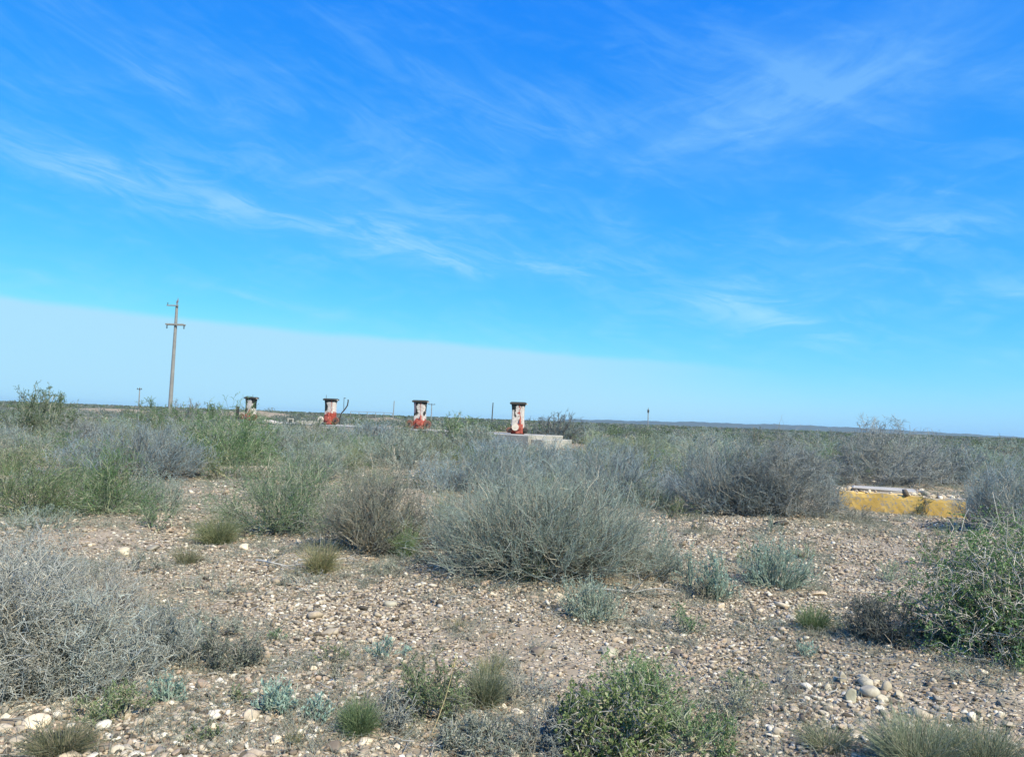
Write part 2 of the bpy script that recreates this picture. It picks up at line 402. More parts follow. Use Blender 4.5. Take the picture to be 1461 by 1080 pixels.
# ------------------------------------------------------------------ ground
def ground():
    def axis(lo_fine, hi_fine, step, far_lo, far_hi, n):
        mid = np.arange(lo_fine, hi_fine + 1e-6, step)
        up = hi_fine + (far_hi - hi_fine) * np.geomspace(1e-4, 1, n) ; lo = lo_fine - (lo_fine - far_lo) * np.geomspace(1e-4, 1, n)[::-1]
        return np.concatenate([lo, mid, up])
    xs = axis(-24, 24, .12, -15000, 15000, 90); ys = axis(-4, 34, .12, -300, 15000, 130)
    X, Y = np.meshgrid(xs, ys); Z = gh(X, Y)
    V = np.stack([X, Y, Z], -1).reshape(-1, 3)
    nx, ny = len(xs), len(ys)
    i = (np.arange(ny - 1)[:, None] * nx + np.arange(nx - 1)[None]).ravel()
    F = np.stack([i, i + 1, i + nx + 1, i + nx], -1)
    m, nt, bs, L = newmat("dry_ground"); n = NB(nt)
    geo = n.n("ShaderNodeNewGeometry"); pos = geo.outputs["Position"]
    big = n.noise(pos, .35, 5, .6); mid = n.noise(pos, 2.2, 5, .6); fine = n.noise(pos, 16, 5, .7)
    soil = n.ramp(mid, [(.3, (.21, .175, .12)), (.5, (.30, .25, .175)), (.7, (.39, .33, .235))])
    dusty = n.mix(n.smooth(big, .45, .65), soil, (.35, .285, .205))
    cell = n.n("ShaderNodeTexVoronoi"); L.new(pos, cell.inputs["Vector"]); cell.inputs["Scale"].default_value = 26
    wn = n.n("ShaderNodeSeparateColor"); L.new(cell.outputs["Color"], wn.inputs[0])
    stone = n.ramp(wn.outputs[0], [(0, (.14, .11, .08)), (.25, (.30, .23, .16)), (.5, (.46, .36, .25)), (.75, (.56, .46, .33)), (1, (.70, .62, .48))])
    core = n.math('SUBTRACT', 1.0, n.smooth(cell.outputs["Distance"], .30, .55))
    keep = n.math('MULTIPLY', core, n.smooth(wn.outputs[1], .25, .35))
    c = n.mix(n.math('MULTIPLY', keep, .85), dusty, stone)
    c = n.mix(n.math('MULTIPLY', n.smooth(fine, .55, .75), .35), c, (.17, .135, .09))
    # dry low growth over the far plain (the plants' own colour, seen too small to model)
    sy = n.n("ShaderNodeSeparateXYZ"); L.new(pos, sy.inputs[0])
    dist = n.n("ShaderNodeVectorMath", operation='LENGTH'); L.new(pos, dist.inputs[0])
    veg = n.noise(pos, .10, 6, .65)
    vegc = n.ramp(veg, [(.30, (.13, .125, .065)), (.5, (.21, .195, .12)), (.72, (.32, .27, .18))])
    far = n.math('MULTIPLY', n.smooth(dist.outputs["Value"], 160.0, 420.0), .9)
    c = n.mix(far, c, vegc)
    L.new(c, bs.inputs["Base Color"]); bs.inputs["Roughness"].default_value = .95; bs.inputs["Specular IOR Level"].default_value = .1
    hgt = n.math('ADD', n.math('MULTIPLY', keep, .6), n.math('MULTIPLY', fine, .8))
    n.bump(hgt, .9, .02, bs)
    o = link("ground", mesh_np("ground", V, [F], None, m, True), kind="structure")
ground()

def pebble_mat():
    m, nt, bs, L = newmat("pebbles"); n = NB(nt)
    at = n.n("ShaderNodeAttribute", attribute_name="tint")
    c = n.ramp(at.outputs["Fac"], [(0, (.075, .068, .055)), (.13, (.18, .145, .105)), (.24, (.35, .285, .205)), (.42, (.53, .455, .335)), (.58, (.43, .325, .235)),
                                   (.70, (.64, .56, .425)), (.82, (.23, .21, .17)), (.90, (.74, .67, .53)), (1, (.82, .77, .64))])
    geo = n.n("ShaderNodeNewGeometry")
    nz = n.noise(geo.outputs["Position"], 45, 4, .65)
    c = n.mix(.6, c, n.mix(1.0, c, n.ramp(nz, [(.3, (.45, .44, .41)), (.7, (1.05, 1.03, .98))]), 'MULTIPLY'))
    L.new(c, bs.inputs["Base Color"]); bs.inputs["Roughness"].default_value = .85; bs.inputs["Specular IOR Level"].default_value = .25
    n.bump(nz, .5, .01, bs)
    return m
PEB = pebble_mat()

def ico(sub):
    import bmesh
    bm = bmesh.new(); bmesh.ops.create_icosphere(bm, subdivisions=sub, radius=1)
    v = np.array([x.co[:] for x in bm.verts]); f = np.array([[y.index for y in x.verts] for x in bm.faces]); bm.free()
    return v, f
ICO1, ICO2, ICO3 = ico(1), ico(2), ico(3)

def rockform(base, nplanes=9, rough=.06, lo=.42, hi=.85):
    """one stone: a sphere cut by random planes"""
    v, f = base; v = v.copy()
    d = nrm(rng.normal(size=(nplanes, 3))); off = rng.uniform(lo, hi, nplanes)
    for a, k in zip(d, off):
        s = v @ a; v = np.where((s > k)[:, None], v - a * (s - k)[:, None], v)
    v *= 1 + rng.normal(size=(len(v), 1)) * rough
    return v, f

def rotm(n):
    q = nrm(rng.normal(size=(n, 4))); w, x, y, z = q.T
    return np.stack([1 - 2 * (y * y + z * z), 2 * (x * y - z * w), 2 * (x * z + y * w), 2 * (x * y + z * w), 1 - 2 * (x * x + z * z), 2 * (y * z - x * w), 2 * (x * z - y * w), 2 * (y * z + x * w), 1 - 2 * (x * x + y * y)], -1).reshape(n, 3, 3)

def pebbles():
    ac = Acc()
    # bands: y range, count per square metre, mean radius, base form
    for (y0, y1, den, r, base, nf) in ((2.2, 4.6, 2500, .0118, ICO2, 16), (4.6, 8.5, 1600, .0145, ICO1, 18), (8.5, 13, 650, .0185, ICO1, 14), (13, 22, 150, .024, ICO1, 12), (22, 34, 30, .034, ICO1, 8)):
        area = .78 * (y1 ** 2 - y0 ** 2); n = int(area * den)
        y = np.sqrt(rng.uniform(y0 ** 2, y1 ** 2, n)); x = rng.uniform(-.78, .78, n) * y
        dn = .5 + .5 * np.sin(1.1 * x + .7 * y + 1) * np.cos(.8 * x - 1.3 * y) + .35 * np.sin(2.9 * x + 2 * y)
        keep = rng.random(n) < np.clip(.62 + .5 * dn, .5, 1); x = x[keep]; y = y[keep]; n = len(x)
        rad = r * np.exp(rng.normal(size=n) * (.46 if y0 < 4 else .40)) * np.clip(.8 + .25 * dn[keep], .6, 1.2)
        forms = [rockform(base, 10, .05, .34, .74) for _ in range(nf)]
        which = rng.integers(0, nf, n)
        A = rotm(n); sc3 = np.stack([rng.uniform(.9, 1.6, n), rng.uniform(.6, 1.1, n), rng.uniform(.4, .8, n)], 1) * rad[:, None]
        yaw = rng.uniform(0, 2 * PI, n)
        for k in range(nf):
            i = np.where(which == k)[0]
            v, f = forms[k]
            q = np.einsum('nij,vj->nvi', A[i], v) * sc3[i][:, None, :]
            c, s_ = np.cos(yaw[i])[:, None], np.sin(yaw[i])[:, None]
            q = np.stack([q[..., 0] * c - q[..., 1] * s_, q[..., 0] * s_ + q[..., 1] * c, q[..., 2]], -1)
            q += np.stack([x[i], y[i], gh(x[i], y[i]) + sc3[i, 2] * rng.uniform(.05, .75, len(i))], -1)[:, None]
            fi = (np.arange(len(i))[:, None, None] * len(v) + f[None]).reshape(-1, 3)
            ac.add(q.reshape(-1, 3), np.repeat(rng.random(len(i)), len(v)), f3=fi)
    link("gravel", ac.mesh("gravel", PEB), kind="stuff", label="loose beige and brown gravel covering the open ground", category="gravel")
pebbles()

# ------------------------------------------------------------------ far ridge
def ridge():
    prof = [(770, 0), (800, 1.2), (815, 3.8), (900, 4.6), (960, 5.2), (1005, 6.4), (1047, 5.6), (1117, 6.8), (1181, 6.6), (1257, 5.8), (1362, 3.9), (1449, 2.2), (1560, 1.6), (1700, 0)]
    Y0 = 7200
    us = np.linspace(770, 1700, 240)
    hp = np.interp(us, [p[0] for p in prof], [p[1] for p in prof])
    hp = np.maximum(hp + .35 * np.sin(us * .11) * (hp > .5) + .2 * np.sin(us * .37), 0)
    az_ = (us - CU) / FPX
    rows = []
    for k, (dy, hf) in enumerate(((-900, 0), (-500, .35), (-250, .62), (-60, .97), (0, 1), (900, 1), (2200, 0))):
        jit = 60 * np.sin(us * .23 + k * 2) * (k in (1, 2))
        rows.append(np.stack([az_ * (Y0 + dy), np.full_like(us, Y0 + dy) + jit, hp * hf * Y0 / FPX * 1.15 - (8 if k in (0, 6) else 0)], -1))
    V = np.concatenate(rows); n = len(us); i = (np.arange(len(rows) - 1)[:, None] * n + np.arange(n - 1)[None]).ravel()
    m, nt, bs, L = newmat("ridge_scrub"); nn = NB(nt)
    geo = nn.n("ShaderNodeNewGeometry")
    c = nn.ramp(nn.noise(geo.outputs["Position"], .008, 5, .6), [(.35, (.035, .04, .03)), (.65, (.07, .07, .05))])
    L.new(c, bs.inputs["Base Color"]); bs.inputs["Roughness"].default_value = 1
    link("hills", mesh_np("hills", V, [np.stack([i, i + 1, i + n + 1, i + n], -1)], None, m, True), kind="structure")
ridge()

# ------------------------------------------------------------------ the air
def haze():
    import bmesh
    bm = bmesh.new(); bmesh.ops.create_cube(bm, size=1)
    me = bpy.data.meshes.new("haze"); bm.to_mesh(me); bm.free()
    m = bpy.data.materials.new("haze_air"); m.use_nodes = True; nt = m.node_tree
    nt.nodes.remove(nt.nodes["Principled BSDF"])
    pv = nt.nodes.new("ShaderNodeVolumePrincipled"); pv.inputs["Color"].default_value = (.55, .82, 1, 1); pv.inputs["Density"].default_value = HAZE
    pv.inputs["Anisotropy"].default_value = .2
    nt.links.new(pv.outputs[0], nt.nodes["Material Output"].inputs["Volume"])
    me.materials.append(m)
    o = link("haze", me, kind="stuff"); zt, zb = 62.0, -10.0
    o.scale = (31000, 16600, zt - zb); o.location = (0, 7600, (zt + zb) / 2)
HAZE = 5.0e-5
haze()

# ------------------------------------------------------------------ built things: helpers with bmesh
import bmesh
def bm_box(bm, c, s, rot=None, bevel=0.0):
    r = bmesh.ops.create_cube(bm, size=1)
    vs = r['verts']
    bmesh.ops.scale(bm, vec=Vector(s), verts=vs)
    if rot is not None: bmesh.ops.rotate(bm, cent=(0, 0, 0), matrix=rot, verts=vs)
    bmesh.ops.translate(bm, vec=Vector(c), verts=vs)
    if bevel:
        es = list({e for v in vs for e in v.link_edges})
        bmesh.ops.bevel(bm, geom=es, offset=bevel, segments=2, affect='EDGES', profile=.5)
def bm_cyl(bm, p0, p1, r0, r1, seg=12):
    p0 = Vector(p0); p1 = Vector(p1); d = p1 - p0
    r = bmesh.ops.create_cone(bm, cap_ends=True, segments=seg, radius1=r0, radius2=r1, depth=d.length)
    bmesh.ops.rotate(bm, cent=(0, 0, 0), matrix=d.to_track_quat('Z', 'Y').to_matrix(), verts=r['verts'])
    bmesh.ops.translate(bm, vec=(p0 + p1) / 2, verts=r['verts'])
def bm_path(bm, pts, r, seg=8):
    for a, b in zip(pts[:-1], pts[1:]): bm_cyl(bm, a, b, r, r, seg)
    for p in pts[1:-1]:
        q = bmesh.ops.create_icosphere(bm, subdivisions=1, radius=r * 1.02); bmesh.ops.translate(bm, vec=Vector(p), verts=q['verts'])
def bm_torus(bm, c, R, r, axis='X', seg=24, ring=8):
    vs = []
    for i in range(seg):
        a = 2 * PI * i / seg; row = []
        for j in range(ring):
            b = 2 * PI * j / ring; q = (R + r * math.cos(b))
            p = (r * math.sin(b), q * math.cos(a), q * math.sin(a)) if axis == 'X' else (q * math.cos(a), r * math.sin(b), q * math.sin(a))
            row.append(bm.verts.new(Vector(p) + Vector(c)))
        vs.append(row)
    for i in range(seg):
        for j in range(ring):
            bm.faces.new((vs[i][j], vs[(i + 1) % seg][j], vs[(i + 1) % seg][(j + 1) % ring], vs[i][(j + 1) % ring]))
def done(name, bm, mat, parent=None, loc=(0, 0, 0), smooth=False, **props):
    bmesh.ops.recalc_face_normals(bm, faces=bm.faces)
    me = bpy.data.meshes.new(name); bm.to_mesh(me); bm.free(); me.materials.append(mat)
    if smooth: me.shade_smooth()
    return link(name, me, parent, loc, **props)
def thing(name, loc, label, cat, group=None, rz=0.0):
    o = bpy.data.objects.new(name, None); COL.objects.link(o); o.empty_display_size = .2
    o.location = tuple(float(c) for c in loc); o.rotation_euler = (0, 0, rz); o["label"] = label; o["category"] = cat
    if group: o["group"] = group
    return o

def concrete_mat(name, ca, cb, stain=(.16, .14, .11)):
    m, nt, bs, L = newmat(name); n = NB(nt)
    t = n.n("ShaderNodeTexCoord"); p = t.outputs["Object"]
    a = n.noise(p, 1.7, 6, .65); b = n.noise(p, 11, 5, .7); c_ = n.noise(p, 60, 3, .6)
    c = n.ramp(a, [(.3, ca), (.7, cb)])
    c = n.mix(n.math('MULTIPLY', n.smooth(b, .52, .7), .55), c, stain)
    c = n.mix(n.math('MULTIPLY', n.smooth(c_, .55, .7), .3), c, (.6, .55, .45))
    L.new(c, bs.inputs["Base Color"]); bs.inputs["Roughness"].default_value = .9
    n.bump(n.math('ADD', b, n.math('MULTIPLY', c_, .4)), .6, .03, bs)
    return m
CONC = concrete_mat("old_concrete", (.30, .285, .24), (.46, .44, .385))

def paint_mat(name, seed, mode):
    """flaking paint of the fuel pumps"""
    m, nt, bs, L = newmat(name); n = NB(nt)
    t = n.n("ShaderNodeTexCoord"); mp = n.n("ShaderNodeMapping"); L.new(t.outputs["Object"], mp.inputs[0]); mp.inputs["Location"].default_value = (seed, seed * .37, seed * 1.7)
    p = mp.outputs[0]; sp = n.n("ShaderNodeSeparateXYZ"); L.new(t.outputs["Object"], sp.inputs[0])
    x, z = sp.outputs[0], sp.outputs[2]
    w1 = n.math('SUBTRACT', n.noise(p, 3.0, 4, .6), .5); w2 = n.math('SUBTRACT', n.noise(p, 8.0, 5, .65), .5)
    white = n.ramp(n.noise(p, 14, 5, .7), [(.35, (.40, .35, .31)), (.6, (.68, .62, .56))])
    red = n.ramp(n.noise(p, 9, 4, .6), [(.3, (.24, .04, .03)), (.7, (.44, .10, .065))])
    dark = n.ramp(n.noise(p, 9, 4, .6), [(.35, (.010, .014, .015)), (.7, (.04, .045, .042))])
    xx = n.math('ADD', x, n.math('MULTIPLY', w1, .5))
    zz = n.math('ADD', z, n.math('MULTIPLY', w1, .9))
    c = white
    if mode in (0, 1, 2, 3):
        # dark colour over one side, under the cap, and in streaks
        lim = {0: -.15, 1: -.14, 2: -.10, 3: -.09}[mode]; zlo = {0: .40, 1: .95, 2: .85, 3: .95}[mode]
        d = n.math('MULTIPLY', n.smooth(xx, lim + .03, lim - .03), n.smooth(zz, zlo - .05, zlo + .05))
        c = n.mix(d, c, dark)
        c = n.mix(n.smooth(n.math('ADD', z, n.math('MULTIPLY', w2, .5)), 1.56, 1.62), c, dark)
        if mode in (0, 2):
            c = n.mix(n.math('MULTIPLY', n.smooth(xx, {0: .24, 2: .33}[mode], {0: .28, 2: .36}[mode]), n.smooth(zz, .9, 1.0)), c, dark)
        if mode == 3:   # white islands left in the dark side
            c = n.mix(n.math('MULTIPLY', n.smooth(x, -.18, -.24), n.smooth(z, 1.40, 1.34)), c, white)
        if mode == 2:
            c = n.mix(n.math('MULTIPLY', n.smooth(x, -.2, -.26), n.smooth(z, .98, 1.04)), c, (.22, .17, .20))
    if mode in (1, 2, 3):
        zr = {1: .80, 2: .60, 3: .5}[mode]
        c = n.mix(n.smooth(zz, zr + .05, zr - .05), c, red)
        st = n.smooth(n.math('ABSOLUTE', n.math('SUBTRACT', xx, {1: .16, 2: .10, 3: .10}[mode])), .05, .02)
        c = n.mix(n.math('MULTIPLY', st, {1: .75, 2: .6, 3: .95}[mode]), c, red)
    if mode == 0:
        c = n.mix(n.math('MULTIPLY', n.smooth(zz, .32, .2), .9), c, red)
    c = n.mix(n.math('MULTIPLY', n.smooth(w2, .10, .2), .8), c, (.20, .10, .06))
    L.new(c, bs.inputs["Base Color"]); bs.inputs["Roughness"].default_value = .85; bs.inputs["Specular IOR Level"].default_value = .15
    n.bump(w2, .4, .02, bs)
    return m
def rust_mat(name, ca, cb, cc_):
    m, nt, bs, L = newmat(name); n = NB(nt)
    t = n.n("ShaderNodeTexCoord"); p = t.outputs["Object"]
    c = n.ramp(n.noise(p, 7, 6, .7), [(.3, ca), (.5, cb), (.72, cc_)])
    L.new(c, bs.inputs["Base Color"]); bs.inputs["Roughness"].default_value = .75
    n.bump(n.noise(p, 20, 4, .6), .4, .01, bs)
    return m
REDM = rust_mat("red_paint", (.20, .05, .035), (.38, .075, .05), (.50, .20, .14))
DARKM = rust_mat("dark_metal", (.018, .02, .02), (.045, .045, .04), (.10, .08, .06))
RUSTM = rust_mat("rust_brown", (.10, .055, .04), (.20, .09, .06), (.34, .17, .12))
PALEM = rust_mat("pale_paint", (.45, .38, .30), (.66, .58, .48), (.75, .67, .56))

# ------------------------------------------------------------------ platform with the pumps
PD = np.array([-25.3, 19.0]); PD = PD / np.linalg.norm(PD); PN = np.array([-PD[1], PD[0]])   # along, and across away from the camera
if PN[1] < 0: PN = -PN
P0 = np.array([.36, 44.4]); PTOP = .70
def platform():
    ang = math.atan2(PD[1], PD[0])
    g0 = 0.0
    root = thing("loading_platform", (P0[0], P0[1], 0), "long low weathered concrete platform carrying the four old pumps", "platform", rz=ang)
    bm = bmesh.new(); bm_box(bm, (14.4, 0, (PTOP - .3) / 2 - .0), (33, 3.4, PTOP + .3), bevel=.03)
    # broken edge
    for v in bm.verts: v.co += Vector((rng.normal() * .012, rng.normal() * .012, rng.normal() * .008))
    done("slab", bm, CONC, root)
    bm = bmesh.new(); bm_box(bm, (-2.1 - .38, 0.0, (.50 - .3) / 2), (.72, 3.0, .80), bevel=.03); done("step", bm, CONC, root)
    bm = bmesh.new(); bm_box(bm, (-1.2, -1.72, .36), (.5, .05, .22), rot=Matrix.Rotation(.5, 3, 'Y'), bevel=.015); done("broken_patch", bm, PALEM, root)
    return root
platform()

def pump(u, Y, mode, label, rz, tall=1.0):
    d = ray(u, 600); x = d[0] * Y
    root = thing("fuel_pump", (x, Y, PTOP), label, "fuel pump", "old fuel pumps on the platform", rz)
    pm = paint_mat("pump_paint", 1.7 + mode * 3.1, mode)
    # waisted body
    bm = bmesh.new()
    secs = [(0, .76, .54), (.25, .75, .53), (.55, .73, .52), (.95, .70, .50), (1.25, .70, .50), (1.48, .72, .52), (1.62, .76, .55), (1.70, .80, .58)]
    rows = []
    for z, w, dp in secs:
        ring = []
        for k in range(20):
            a = 2 * PI * k / 20; ca, sa = math.cos(a), math.sin(a); e = .22
            ring.append(bm.verts.new((w / 2 * math.copysign(abs(ca) ** e, ca), dp / 2 * math.copysign(abs(sa) ** e, sa), z * tall)))
        rows.append(ring)
    for a, b in zip(rows[:-1], rows[1:]):
        for k in range(20): bm.faces.new((a[k], a[(k + 1) % 20], b[(k + 1) % 20], b[k]))
    bm.faces.new(rows[0][::-1]); bm.faces.new(rows[-1])
    done("body", bm, pm, root, smooth=True)
    bm = bmesh.new(); bm_box(bm, (0, 0, 1.70 * tall + .05), (.93, .68, .11), bevel=.02); bm_box(bm, (0, 0, 1.70 * tall + .12), (.80, .56, .03))
    cap = done("cap", bm, DARKM, root)
    bm = bmesh.new(); bm_box(bm, (.49, 0, 1.70 * tall + .02), (.10, .10, .05), bevel=.01); done("bracket", bm, PALEM, cap)
    if mode in (0, 1):
        bm = bmesh.new()
        xx = .12 if mode == 0 else -.40
        bm_cyl(bm, (xx, 0, 1.72 * tall), (xx, 0, 1.72 * tall + (.30 if mode == 0 else .36)), .018, .012, 6)
        done("rod", bm, DARKM, cap)
    # meter casing low on the front
    bm = bmesh.new()
    cx = {0: .06, 1: .02, 2: .10, 3: .10}[mode]
    bm_box(bm, (cx, -.30, .30), (.44, .26, .56), bevel=.06)
    bm_cyl(bm, (cx - .02, -.42, .42), (cx - .02, -.50, .42), .17, .16, 16)
    bm_cyl(bm, (cx + .05, -.36, .60), (cx + .05, -.30, .86), .07, .05, 10)
    casing = done("meter_casing", bm, REDM, root)
    if mode == 3:
        bm = bmesh.new(); bm_cyl(bm, (-.10, -.44, .40), (-.10, -.53, .40), .21, .20, 20); done("dial", bm, PALEM, casing)
    # flanged wheels at the two sides
    for sgn in (-1, 1):
        wm = {0: RUSTM, 1: (PALEM if sgn < 0 else RUSTM), 2: RUSTM, 3: (RUSTM if sgn < 0 else DARKM)}[mode]
        r = {0: .24, 1: .25, 2: .26, 3: .17}[mode]
        bm = bmesh.new()
        yy = -.10
        xo = sgn * (.60 if mode != 3 else .46)
        bm_torus(bm, (xo, yy - .16, r + .05), r * .80, r * .2, axis='Y', seg=24, ring=8)
        bm_cyl(bm, (xo, yy - .20, r + .05), (xo, yy - .10, r + .05), r * .78, r * .78, 20)
        for k in range(3):
            a = k * PI / 3 + .3
            bm_cyl(bm, (xo - math.cos(a) * r * .8, yy - .16, r + .05 - math.sin(a) * r * .8), (xo + math.cos(a) * r * .8, yy - .16, r + .05 + math.sin(a) * r * .8), .022, .022, 6)
        w = done("valve_wheel", bm, wm, root, smooth=False)
        bm = bmesh.new(); bm_cyl(bm, (xo, yy - .25, r + .05), (xo, yy - .02, r + .05), r * .34, r * .34, 12)
        bm_cyl(bm, (xo, yy, r + .05), (sgn * .26, yy, r + .05), .07, .08, 10); done("hub", bm, DARKM if mode != 0 else RUSTM, w)
    return root
pump(357, 60.0, 0, "white fuel pump with a big dark patch, leftmost pump, nearest the utility pole", -.35)
pump(471, 54.4, 1, "old fuel pump painted red up to its waist, beside the bent upright pipe", -.3)
pump(599, 49.2, 2, "white and black fuel pump with a red casing between two rusty wheels", -.2)
pump(739, 44.4, 3, "white fuel pump with red streak and pale dial, at the platform's stepped end", -.1, 1.0)

def small_things():
    # bent pipe by the second pump
    p = atdepth(484, 606, 55.5)
    root = thing("bent_pipe", (p[0], p[1], PTOP - .02), "bent grey pipe curving up beside the red painted pump", "pipe")
    bm = bmesh.new(); bm_path(bm, [(0, 0, 0), (.02, 0, .5), (.12, 0, .85), (.34, 0, 1.12), (.52, 0, 1.42), (.56, 0, 1.72), (.55, 0, 1.85)], .045); done("tube", bm, DARKM, root)
    bm = bmesh.new(); bm_path(bm, [(.28, 0, 1.05), (.26, 0, 1.45), (.25, .02, 1.95), (.38, .02, 1.93)], .02, 6); done("branch_tube", bm, DARKM, root)
    # post left of the first pump
    p = atdepth(338, 602, 61)
    root = thing("metal_post", (p[0], p[1], 0), "short dark square post just left of the leftmost pump", "post")
    bm = bmesh.new(); bm_box(bm, (0, 0, .85), (.22, .22, 1.7), bevel=.02); done("shaft", bm, DARKM, root)
    bm = bmesh.new(); bm_box(bm, (0, 0, 1.73), (.27, .27, .07), bevel=.01); done("cap", bm, DARKM, root)
    # small concrete box with a dark opening, and low kerbs before the platform
    p = onground(414, 613)
    root = thing("concrete_box", p, "small pale concrete box with a dark opening between the two left pumps", "concrete box", rz=.2)
    bm = bmesh.new()
    for (c, s) in (((-.25, 0, .30), (.12, .5, .6)), ((.25, 0, .30), (.12, .5, .6)), ((0, 0, .545), (.38, .5, .11)), ((0, 0, .06), (.38, .5, .12)), ((0, .22, .30), (.38, .06, .36))): bm_box(bm, c, s)
    root.scale = (.68, .68, .72); done("shell", bm, CONC, root)
    p = onground(445, 613)
    root = thing("concrete_kerb", p, "low broken concrete kerb in front of the red painted pump", "kerb", rz=-.05)
    bm = bmesh.new(); bm_box(bm, (0, 0, .11), (2.2, .35, .34), bevel=.03); done("kerb_stone", bm, CONC, root)
    p = onground(392, 609)
    root = thing("concrete_slab", p, "tilted pale concrete slab lying left of the small concrete box", "slab", rz=-.3)
    bm = bmesh.new(); bm_box(bm, (0, 0, .12), (1.3, .8, .14), rot=Matrix.Rotation(.14, 3, 'Y'), bevel=.02); done("slab", bm, PALEM, root)
small_things()

# ------------------------------------------------------------------ yellow blocks
def yellow_mat():
    m, nt, bs, L = newmat("yellow_paint"); n = NB(nt)
    t = n.n("ShaderNodeTexCoord"); p = t.outputs["Object"]
    a = n.noise(p, 2.5, 5, .6); b = n.noise(p, 17, 5, .7)
    c = n.ramp(a, [(.3, (.54, .33, .07)), (.55, (.68, .45, .12)), (.75, (.74, .54, .20))])
    sp = n.n("ShaderNodeSeparateXYZ"); L.new(p, sp.inputs[0])
    chips = n.smooth(n.math('ADD', b, n.math('MULTIPLY', a, .3)), .70, .78)
    c = n.mix(chips, c, (.40, .33, .24))
    topw = n.smooth(n.math('ADD', sp.outputs[2], n.math('MULTIPLY', b, .12)), .435, .475)
    low = n.smooth(n.math('ADD', sp.outputs[2], n.math('MULTIPLY', b, .16)), .15, .06)
    c = n.mix(n.math('MULTIPLY', low, .55), c, (.34, .28, .19))   # dirt splashed along the foot
    c = n.mix(n.math('MULTIPLY', n.smooth(n.noise(p, 6, 5, .7), .56, .66), .4), c, (.36, .25, .10))
    c = n.mix(topw, c, (.46, .40, .30))
    L.new(c, bs.inputs["Base Color"]); bs.inputs["Roughness"].default_value = .8; n.bump(b, .5, .012, bs)
    return m
YEL = yellow_mat()
def rough_block(w, d, h, seed):
    bm = bmesh.new(); nx, ny, nz = max(int(w / .07), 3), max(int(d / .09), 3), max(int(h / .07), 3)
    bm_box(bm, (0, 0, h / 2 - .1), (w, d, h + .2))
    bmesh.ops.subdivide_edges(bm, edges=[e for e in bm.edges if abs((e.verts[0].co - e.verts[1].co).x) > .1], cuts=nx, use_grid_fill=True)
    bmesh.ops.subdivide_edges(bm, edges=[e for e in bm.edges if abs((e.verts[0].co - e.verts[1].co).y) > .1], cuts=ny, use_grid_fill=True)
    bmesh.ops.subdivide_edges(bm, edges=[e for e in bm.edges if abs((e.verts[0].co - e.verts[1].co).z) > .1], cuts=nz, use_grid_fill=True)
    for v in bm.verts:
        q = v.co; k = .5 + .5 * math.sin(q.x * 9 + seed) * math.sin(q.y * 7 + seed * 2) 
        top = max(0, (q.z - h + .12) / .12)
        v.co.z -= top * (.035 * k + abs(rng.normal()) * .012)
        v.co.x += rng.normal() * .0012; v.co.y += rng.normal() * .0015 + (.02 * top * k if q.y < 0 else 0)
    return bm
def rubble(w, d, z, n):
    ac = Acc()
    for _ in range(n):
        v, f = rockform(ICO1, 7, .08); r = float(np.exp(rng.normal() * .4) * .034)
        q = (v * np.array([1.3, 1, .75]) * r) @ rotm(1)[0].T + np.array([rng.uniform(-w / 2 + .04, w / 2 - .04), rng.uniform(-d / 2 + .05, d / 2 - .04), z + r * rng.uniform(0, .5)])
        ac.add(q, np.full(len(q), rng.random()), f3=f)
    return ac
def yellow():
    ang = -.03
    a = onground(1256, 731); b = onground(1347, 738.5)
    for (p, w, d, h, n, lab, rz) in ((a, 1.46, 1.15, .36, 100, "longer yellow painted concrete block topped with grey rubble among the scrub", -.43),
                                     (b, .70, 1.0, .40, 70, "shorter yellow painted concrete block with pale rubble, at the right of the weedy gap", -.43)):
        p = p + np.array([-math.sin(rz) * d / 2, math.cos(rz) * d / 2, 0])
        p[2] = float(gh(p[0], p[1])) - .05
        root = thing("painted_block", p, lab, "concrete block", "yellow painted blocks", rz)
        done("block", rough_block(w, d, h + .05, p[0]), YEL, root)
        ac = rubble(w, d, h + .02, n); link("rubble", ac.mesh("rubble", PEB), root, kind="stuff")
        if n == 100:
            bm = bmesh.new(); bm_box(bm, (.08, .16, h + .05), (1.15, .68, .085), bevel=.02)
            for v in bm.verts: v.co += Vector((rng.normal() * .015, rng.normal() * .015, rng.normal() * .01))
            done("slab", bm, concrete_mat("grey_slab", (.34, .32, .28), (.50, .47, .41)), root)
yellow()

